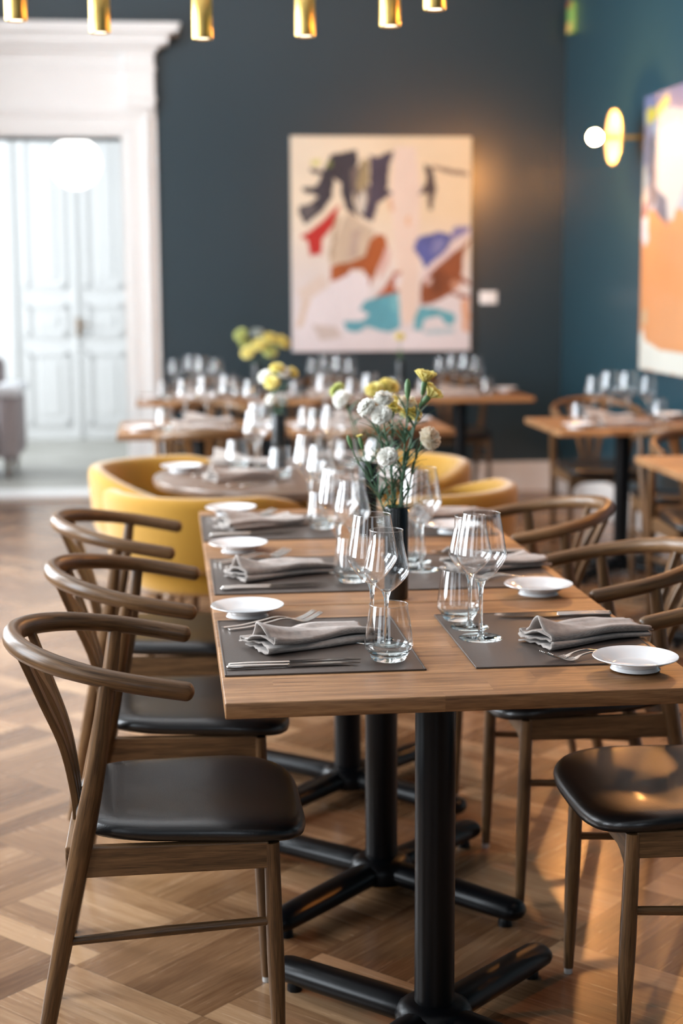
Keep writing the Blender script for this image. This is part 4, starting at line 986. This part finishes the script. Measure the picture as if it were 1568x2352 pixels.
def bloom_mesh(name, mt, r, open_, seed):
    rn = random.Random(seed); g = G()
    layers = [(0.86, -0.35 if open_ > 0.5 else 0.6, 9), (1.0, 0.05, 10), (0.95, 0.40, 9), (0.88, 0.75, 8), (0.78, 1.05, 7), (0.68, 1.3, 5)]
    for li, (f, el, cnt) in enumerate(layers):
        for c in range(cnt):
            az = 2*PI*(c+0.5*(li % 2)+rn.uniform(-.2, .2))/cnt; ph = rn.uniform(0, 6.28); e0 = el+(1.15-el)*(1-open_)+rn.uniform(-.12, .12)
            V = []; Fc = []; nu, nv = 7, 4
            for v in range(nv+1):
                t_ = v/nv; rad = r*f*t_*rn.uniform(.97, 1.03); wd = r*f*0.62*(0.12+0.88*t_**0.8)
                el_ = e0-0.35*t_*open_
                for u in range(nu+1):
                    s = (u/nu-0.5)*2; ruf = r*0.11*t_**2*math.sin(s*5.5+ph)+r*0.05*t_**2*math.sin(s*13+ph*2); rr = rad*(1-0.10*s*s)+r*0.03*math.sin(u*3.1+ph)*t_
                    x = rr*math.cos(el_)-ruf*math.sin(el_)*0.6; z = rr*math.sin(el_)+ruf*math.cos(el_); y = s*wd
                    V.append((x*math.cos(az)-y*math.sin(az), x*math.sin(az)+y*math.cos(az), z))
            for v in range(nv):
                for u in range(nu): a = v*(nu+1)+u; Fc.append((a, a+1, a+nu+2, a+nu+1))
            g.add(V, Fc)
    me = mk('bloom', g.V, g.F, mt); d = me.data; bpy.data.objects.remove(me); return d
BM = {}
for i, k in enumerate(('cream', 'white', 'yellow', 'lime', 'ice')):
    BM[k] = bloom_mesh('bloom', M['p_'+k], 0.0235, 1.0, i+1); BM[k+'c'] = bloom_mesh('bloom', M['p_'+k], 0.027, 0.12, i+11)
def carnation(base, head, kind, label, group, dirn=(0, 0, 1), sc=1.0, leaves=2, bud=False, seed=0, zlow=None):
    """one flower: its stem starts inside the vase at base and carries the bloom at head"""
    rn = random.Random(seed*13+5); b = Vector(base); h = Vector(head); d = Vector(dirn).normalized()
    t = thing('carnation', label, 'flower', base, 0, group); H = h-b
    P = bez((0, 0, 0), (H.x*0.10, H.y*0.10, H.z*0.45), tuple(H-d*0.045-Vector((0, 0, 0.01))), tuple(H-d*0.018), 14)
    st = G().tube(P, 0.0014, 8, up=(1, 0, 0)).obj('stem', M['stem'], t)
    rot = d.to_track_quat('Z', 'Y')
    if not bud: prof = [(0.0012, -0.024), (0.0042, -0.020), (0.0052, -0.010), (0.0062, 0.0), (0.0055, 0.003)]
    else: prof = [(0.0012, -0.022), (0.0045, -0.016), (0.0062, -0.004), (0.0060, 0.008), (0.0035, 0.016), (0.0006, 0.019)]
    c = G().lathe([(r*sc, z*sc) for r, z in prof], 14).obj('calyx', M['calyx'], t); c.location = H; c.rotation_mode = 'QUATERNION'; c.rotation_quaternion = rot
    if not bud:
        o = bpy.data.objects.new('bloom', BM[kind]); COL.objects.link(o); o.parent = t; o.location = H+d*0.001; o.rotation_mode = 'QUATERNION'; o.rotation_quaternion = rot; o.scale = (sc,)*3
    elif kind:
        o = bpy.data.objects.new('bud_tip', BM[kind+'c']); COL.objects.link(o); o.parent = t; o.location = H+d*0.008; o.rotation_mode = 'QUATERNION'; o.rotation_quaternion = rot; o.scale = (0.35,)*3
    for k in range(leaves):
        f = rn.uniform(0.22, 0.80); i = int(f*14); p = Vector(P[i]); az = rn.uniform(0, 6.28); ln = rn.uniform(0.045, 0.085)
        dr = Vector((math.cos(az)*0.65, math.sin(az)*0.65, 0.9)).normalized(); sd = dr.cross(Vector((0, 0, 1))).normalized()
        V = []; Fc = []; n = 7
        for q in range(n+1):
            u = q/n; w = 0.0028*math.sin(PI*min(1, u*0.9+0.1))**0.7*(1-u**3); c0 = p+dr*ln*u+Vector((math.cos(az), math.sin(az), 0))*0.02*u*u-Vector((0, 0, 0.018*u*u))
            V += [c0-sd*w, c0+Vector((0, 0, -0.0006)), c0+sd*w]
        for q in range(n): a = q*3; Fc += [(a, a+1, a+4, a+3), (a+1, a+2, a+5, a+4)]
        mk('leaf', V, Fc, M['leaf'], t)
    return t
def bouquet(v, lst, where, seed0):
    z0 = ZT+0.09
    for i, (x, y, z, kind, dr, sc, lab, bud) in enumerate(lst):
        a = i*2.4; base = (v[0]+0.011*math.cos(a), v[1]+0.011*math.sin(a), z0)
        carnation(base, (x, y, z), kind, lab, 'carnations in the '+where, dr, sc, leaves=14 if seed0 < 1 else 8 if seed0 < 3 else 3, bud=bud, seed=seed0*50+i)
bouquet(VS[0][0], [
 (0.552, 3.270, 1.106, 'cream', (0.7, -0.55, 0.5), 1.12, 'cream carnation facing right, the largest bloom in the nearest vase', False),
 (0.456, 3.250, 1.070, 'white', (-0.35, -0.5, 0.8), 0.98, 'white carnation lowest in the nearest vase, just above the glasses', False),
 (0.448, 3.285, 1.157, 'white', (-0.3, -0.6, 0.7), 1.0, 'white carnation in the middle of the nearest bouquet, petals to the camera', False),
 (0.457, 3.310, 1.190, 'white', (0.1, -0.3, 1.0), 0.92, 'white carnation upper middle of the nearest bouquet, under the yellow cluster', False),
 (0.417, 3.300, 1.172, 'white', (-0.8, -0.2, 0.7), 0.92, 'white carnation leaning left in the nearest bouquet', False),
 (0.511, 3.330, 1.180, 'cream', (0.0, -0.2, 1.0), 0.85, 'small off-white carnation beside the tall green bud', False),
 (0.544, 3.300, 1.222, 'yellowc', (0.15, -0.1, 1.0), 1.15, 'yellow carnation cup topmost at the right of the nearest bouquet', False),
 (0.553, 3.310, 1.190, 'yellowc', (0.65, -0.2, 0.7), 1.15, 'yellow carnation cup just below the topmost one, tilted right', False),
 (0.531, 3.390, 1.150, 'yellow', (0.4, 0.2, 0.8), 1.0, 'blurred yellow carnation low at the right of the nearest bouquet', False),
 (0.485, 3.380, 1.165, 'yellow', (0.0, 0.2, 1.0), 1.0, 'blurred yellow carnation behind the white ones of the nearest bouquet', False),
 (0.506, 3.290, 1.212, None, (0.0, 0.0, 1.0), 1.1, 'closed green carnation bud standing tall in the nearest bouquet', True),
 (0.385, 3.330, 1.095, None, (-0.35, 0.0, 1.0), 0.8, 'small closed green bud at the far left of the nearest bouquet', True),
 (0.408, 3.320, 1.095, 'yellow', (-0.25, 0.0, 1.0), 0.8, 'small bud with yellow tip at the left of the nearest bouquet', True),
], 'nearest black vase', 0)
bouquet(VS[1][0], [
 (0.452, 4.10, 1.130, 'white', (-0.6, -0.4, 0.6), 1.1, 'blurred white carnation leaning far left from the second vase', False),
 (0.447, 4.16, 1.150, 'lime', (-0.6, 0.2, 0.7), 1.0, 'blurred greenish-white carnation leaning left from the second vase', False),
 (0.545, 4.13, 1.152, 'yellow', (-0.2, -0.3, 1.0), 1.15, 'blurred yellow carnation left of the top cluster of the second vase', False),
 (0.586, 4.15, 1.160, 'yellow', (0.2, -0.2, 1.0), 1.25, 'blurred yellow carnation topmost in the second vase', False),
 (0.605, 4.12, 1.118, 'yellow', (0.4, -0.4, 0.8), 1.0, 'blurred yellow carnation low at the right of the second vase', False),
 (0.640, 4.20, 1.085, 'yellow', (0.5, 0.2, 0.7), 0.9, 'blurred yellow carnation at the far right of the second vase', False),
], 'second black vase', 1)
bouquet(VS[2][0], [
 (0.350, 5.74, 1.092, 'white', (-0.5, -0.3, 0.8), 1.25, 'blurred white carnation at the left of the round table bouquet', False),
 (0.392, 5.72, 1.125, 'yellow', (0.0, -0.1, 1.0), 1.2, 'blurred pale yellow carnation on top of the round table bouquet', False),
 (0.418, 5.73, 1.108, 'white', (0.2, -0.3, 1.0), 1.2, 'blurred white carnation right of centre in the round table bouquet', False),
 (0.452, 5.74, 1.108, 'yellow', (0.6, -0.2, 0.8), 1.0, 'blurred yellow carnation at the right of the round table bouquet', False),
 (0.370, 5.68, 1.075, 'yellow', (-0.2, -0.6, 0.7), 1.25, 'blurred yellow carnation low in front of the round table bouquet', False),
 (0.366, 5.70, 1.010, 'white', (-0.6, -0.4, 0.6), 0.95, 'blurred small white carnation just above the rim of the round table vase', False),
 (0.410, 5.70, 1.005, 'ice', (0.3, -0.5, 0.8), 0.8, 'blurred greenish-white bud just above the rim of the round table vase', False),
], 'round table vase', 3)
bouquet(VS[3][0], [
 (0.420, 9.30, 1.130, 'lime', (-0.6, -0.2, 0.8), 1.9, 'blurred lime carnation at the far left above the round table bouquet', False),
 (0.522, 9.33, 1.140, 'ice', (0.0, 0.0, 1.0), 1.7, 'blurred pale bluish carnation at the top of the wall-row bouquet', False),
 (0.530, 9.28, 1.070, 'yellow', (-0.2, -0.4, 0.9), 2.0, 'blurred yellow carnation at the centre of the wall-row bouquet', False),
 (0.600, 9.30, 1.105, 'yellow', (0.2, -0.2, 1.0), 2.1, 'blurred bright yellow carnation upper right of the wall-row bouquet', False),
 (0.675, 9.30, 1.085, 'yellow', (0.6, -0.2, 0.8), 2.0, 'blurred yellow carnation at the right end of the wall-row bouquet', False),
 (0.462, 9.27, 1.025, 'yellow', (-0.4, -0.4, 0.7), 1.9, 'blurred yellow carnation lower left of the wall-row bouquet', False),
 (0.595, 9.28, 1.030, 'lime', (0.3, -0.4, 0.8), 2.0, 'blurred lime carnation low right in the wall-row bouquet', False),
 (0.445, 9.32, 1.082, 'lime', (-0.3, 0.0, 1.0), 1.6, 'blurred green-yellow carnation under the lime one at left', False),
], 'wall-row vase', 4)
bouquet(VS[4][0], [(1.400, 9.42, 1.105, 'yellow', (-0.1, -0.2, 1.0), 1.35, 'blurred single yellow carnation in front of the lower edge of the abstract painting', False),
 (1.395, 9.40, 1.01, None, (-0.1, 0.0, 1.0), 1.0, 'blurred green bud below the single yellow carnation', True)], 'vase below the abstract painting', 5)
bouquet(VS[5][0], [(2.490, 7.20, 1.095, 'cream', (-0.2, -0.3, 1.0), 1.5, 'blurred cream-yellow carnation at the right picture edge', False),
 (2.520, 7.24, 1.035, 'white', (0.3, -0.2, 0.9), 1.3, 'blurred white carnation at the right picture edge, below the cream one', False)], 'right edge vase', 6)
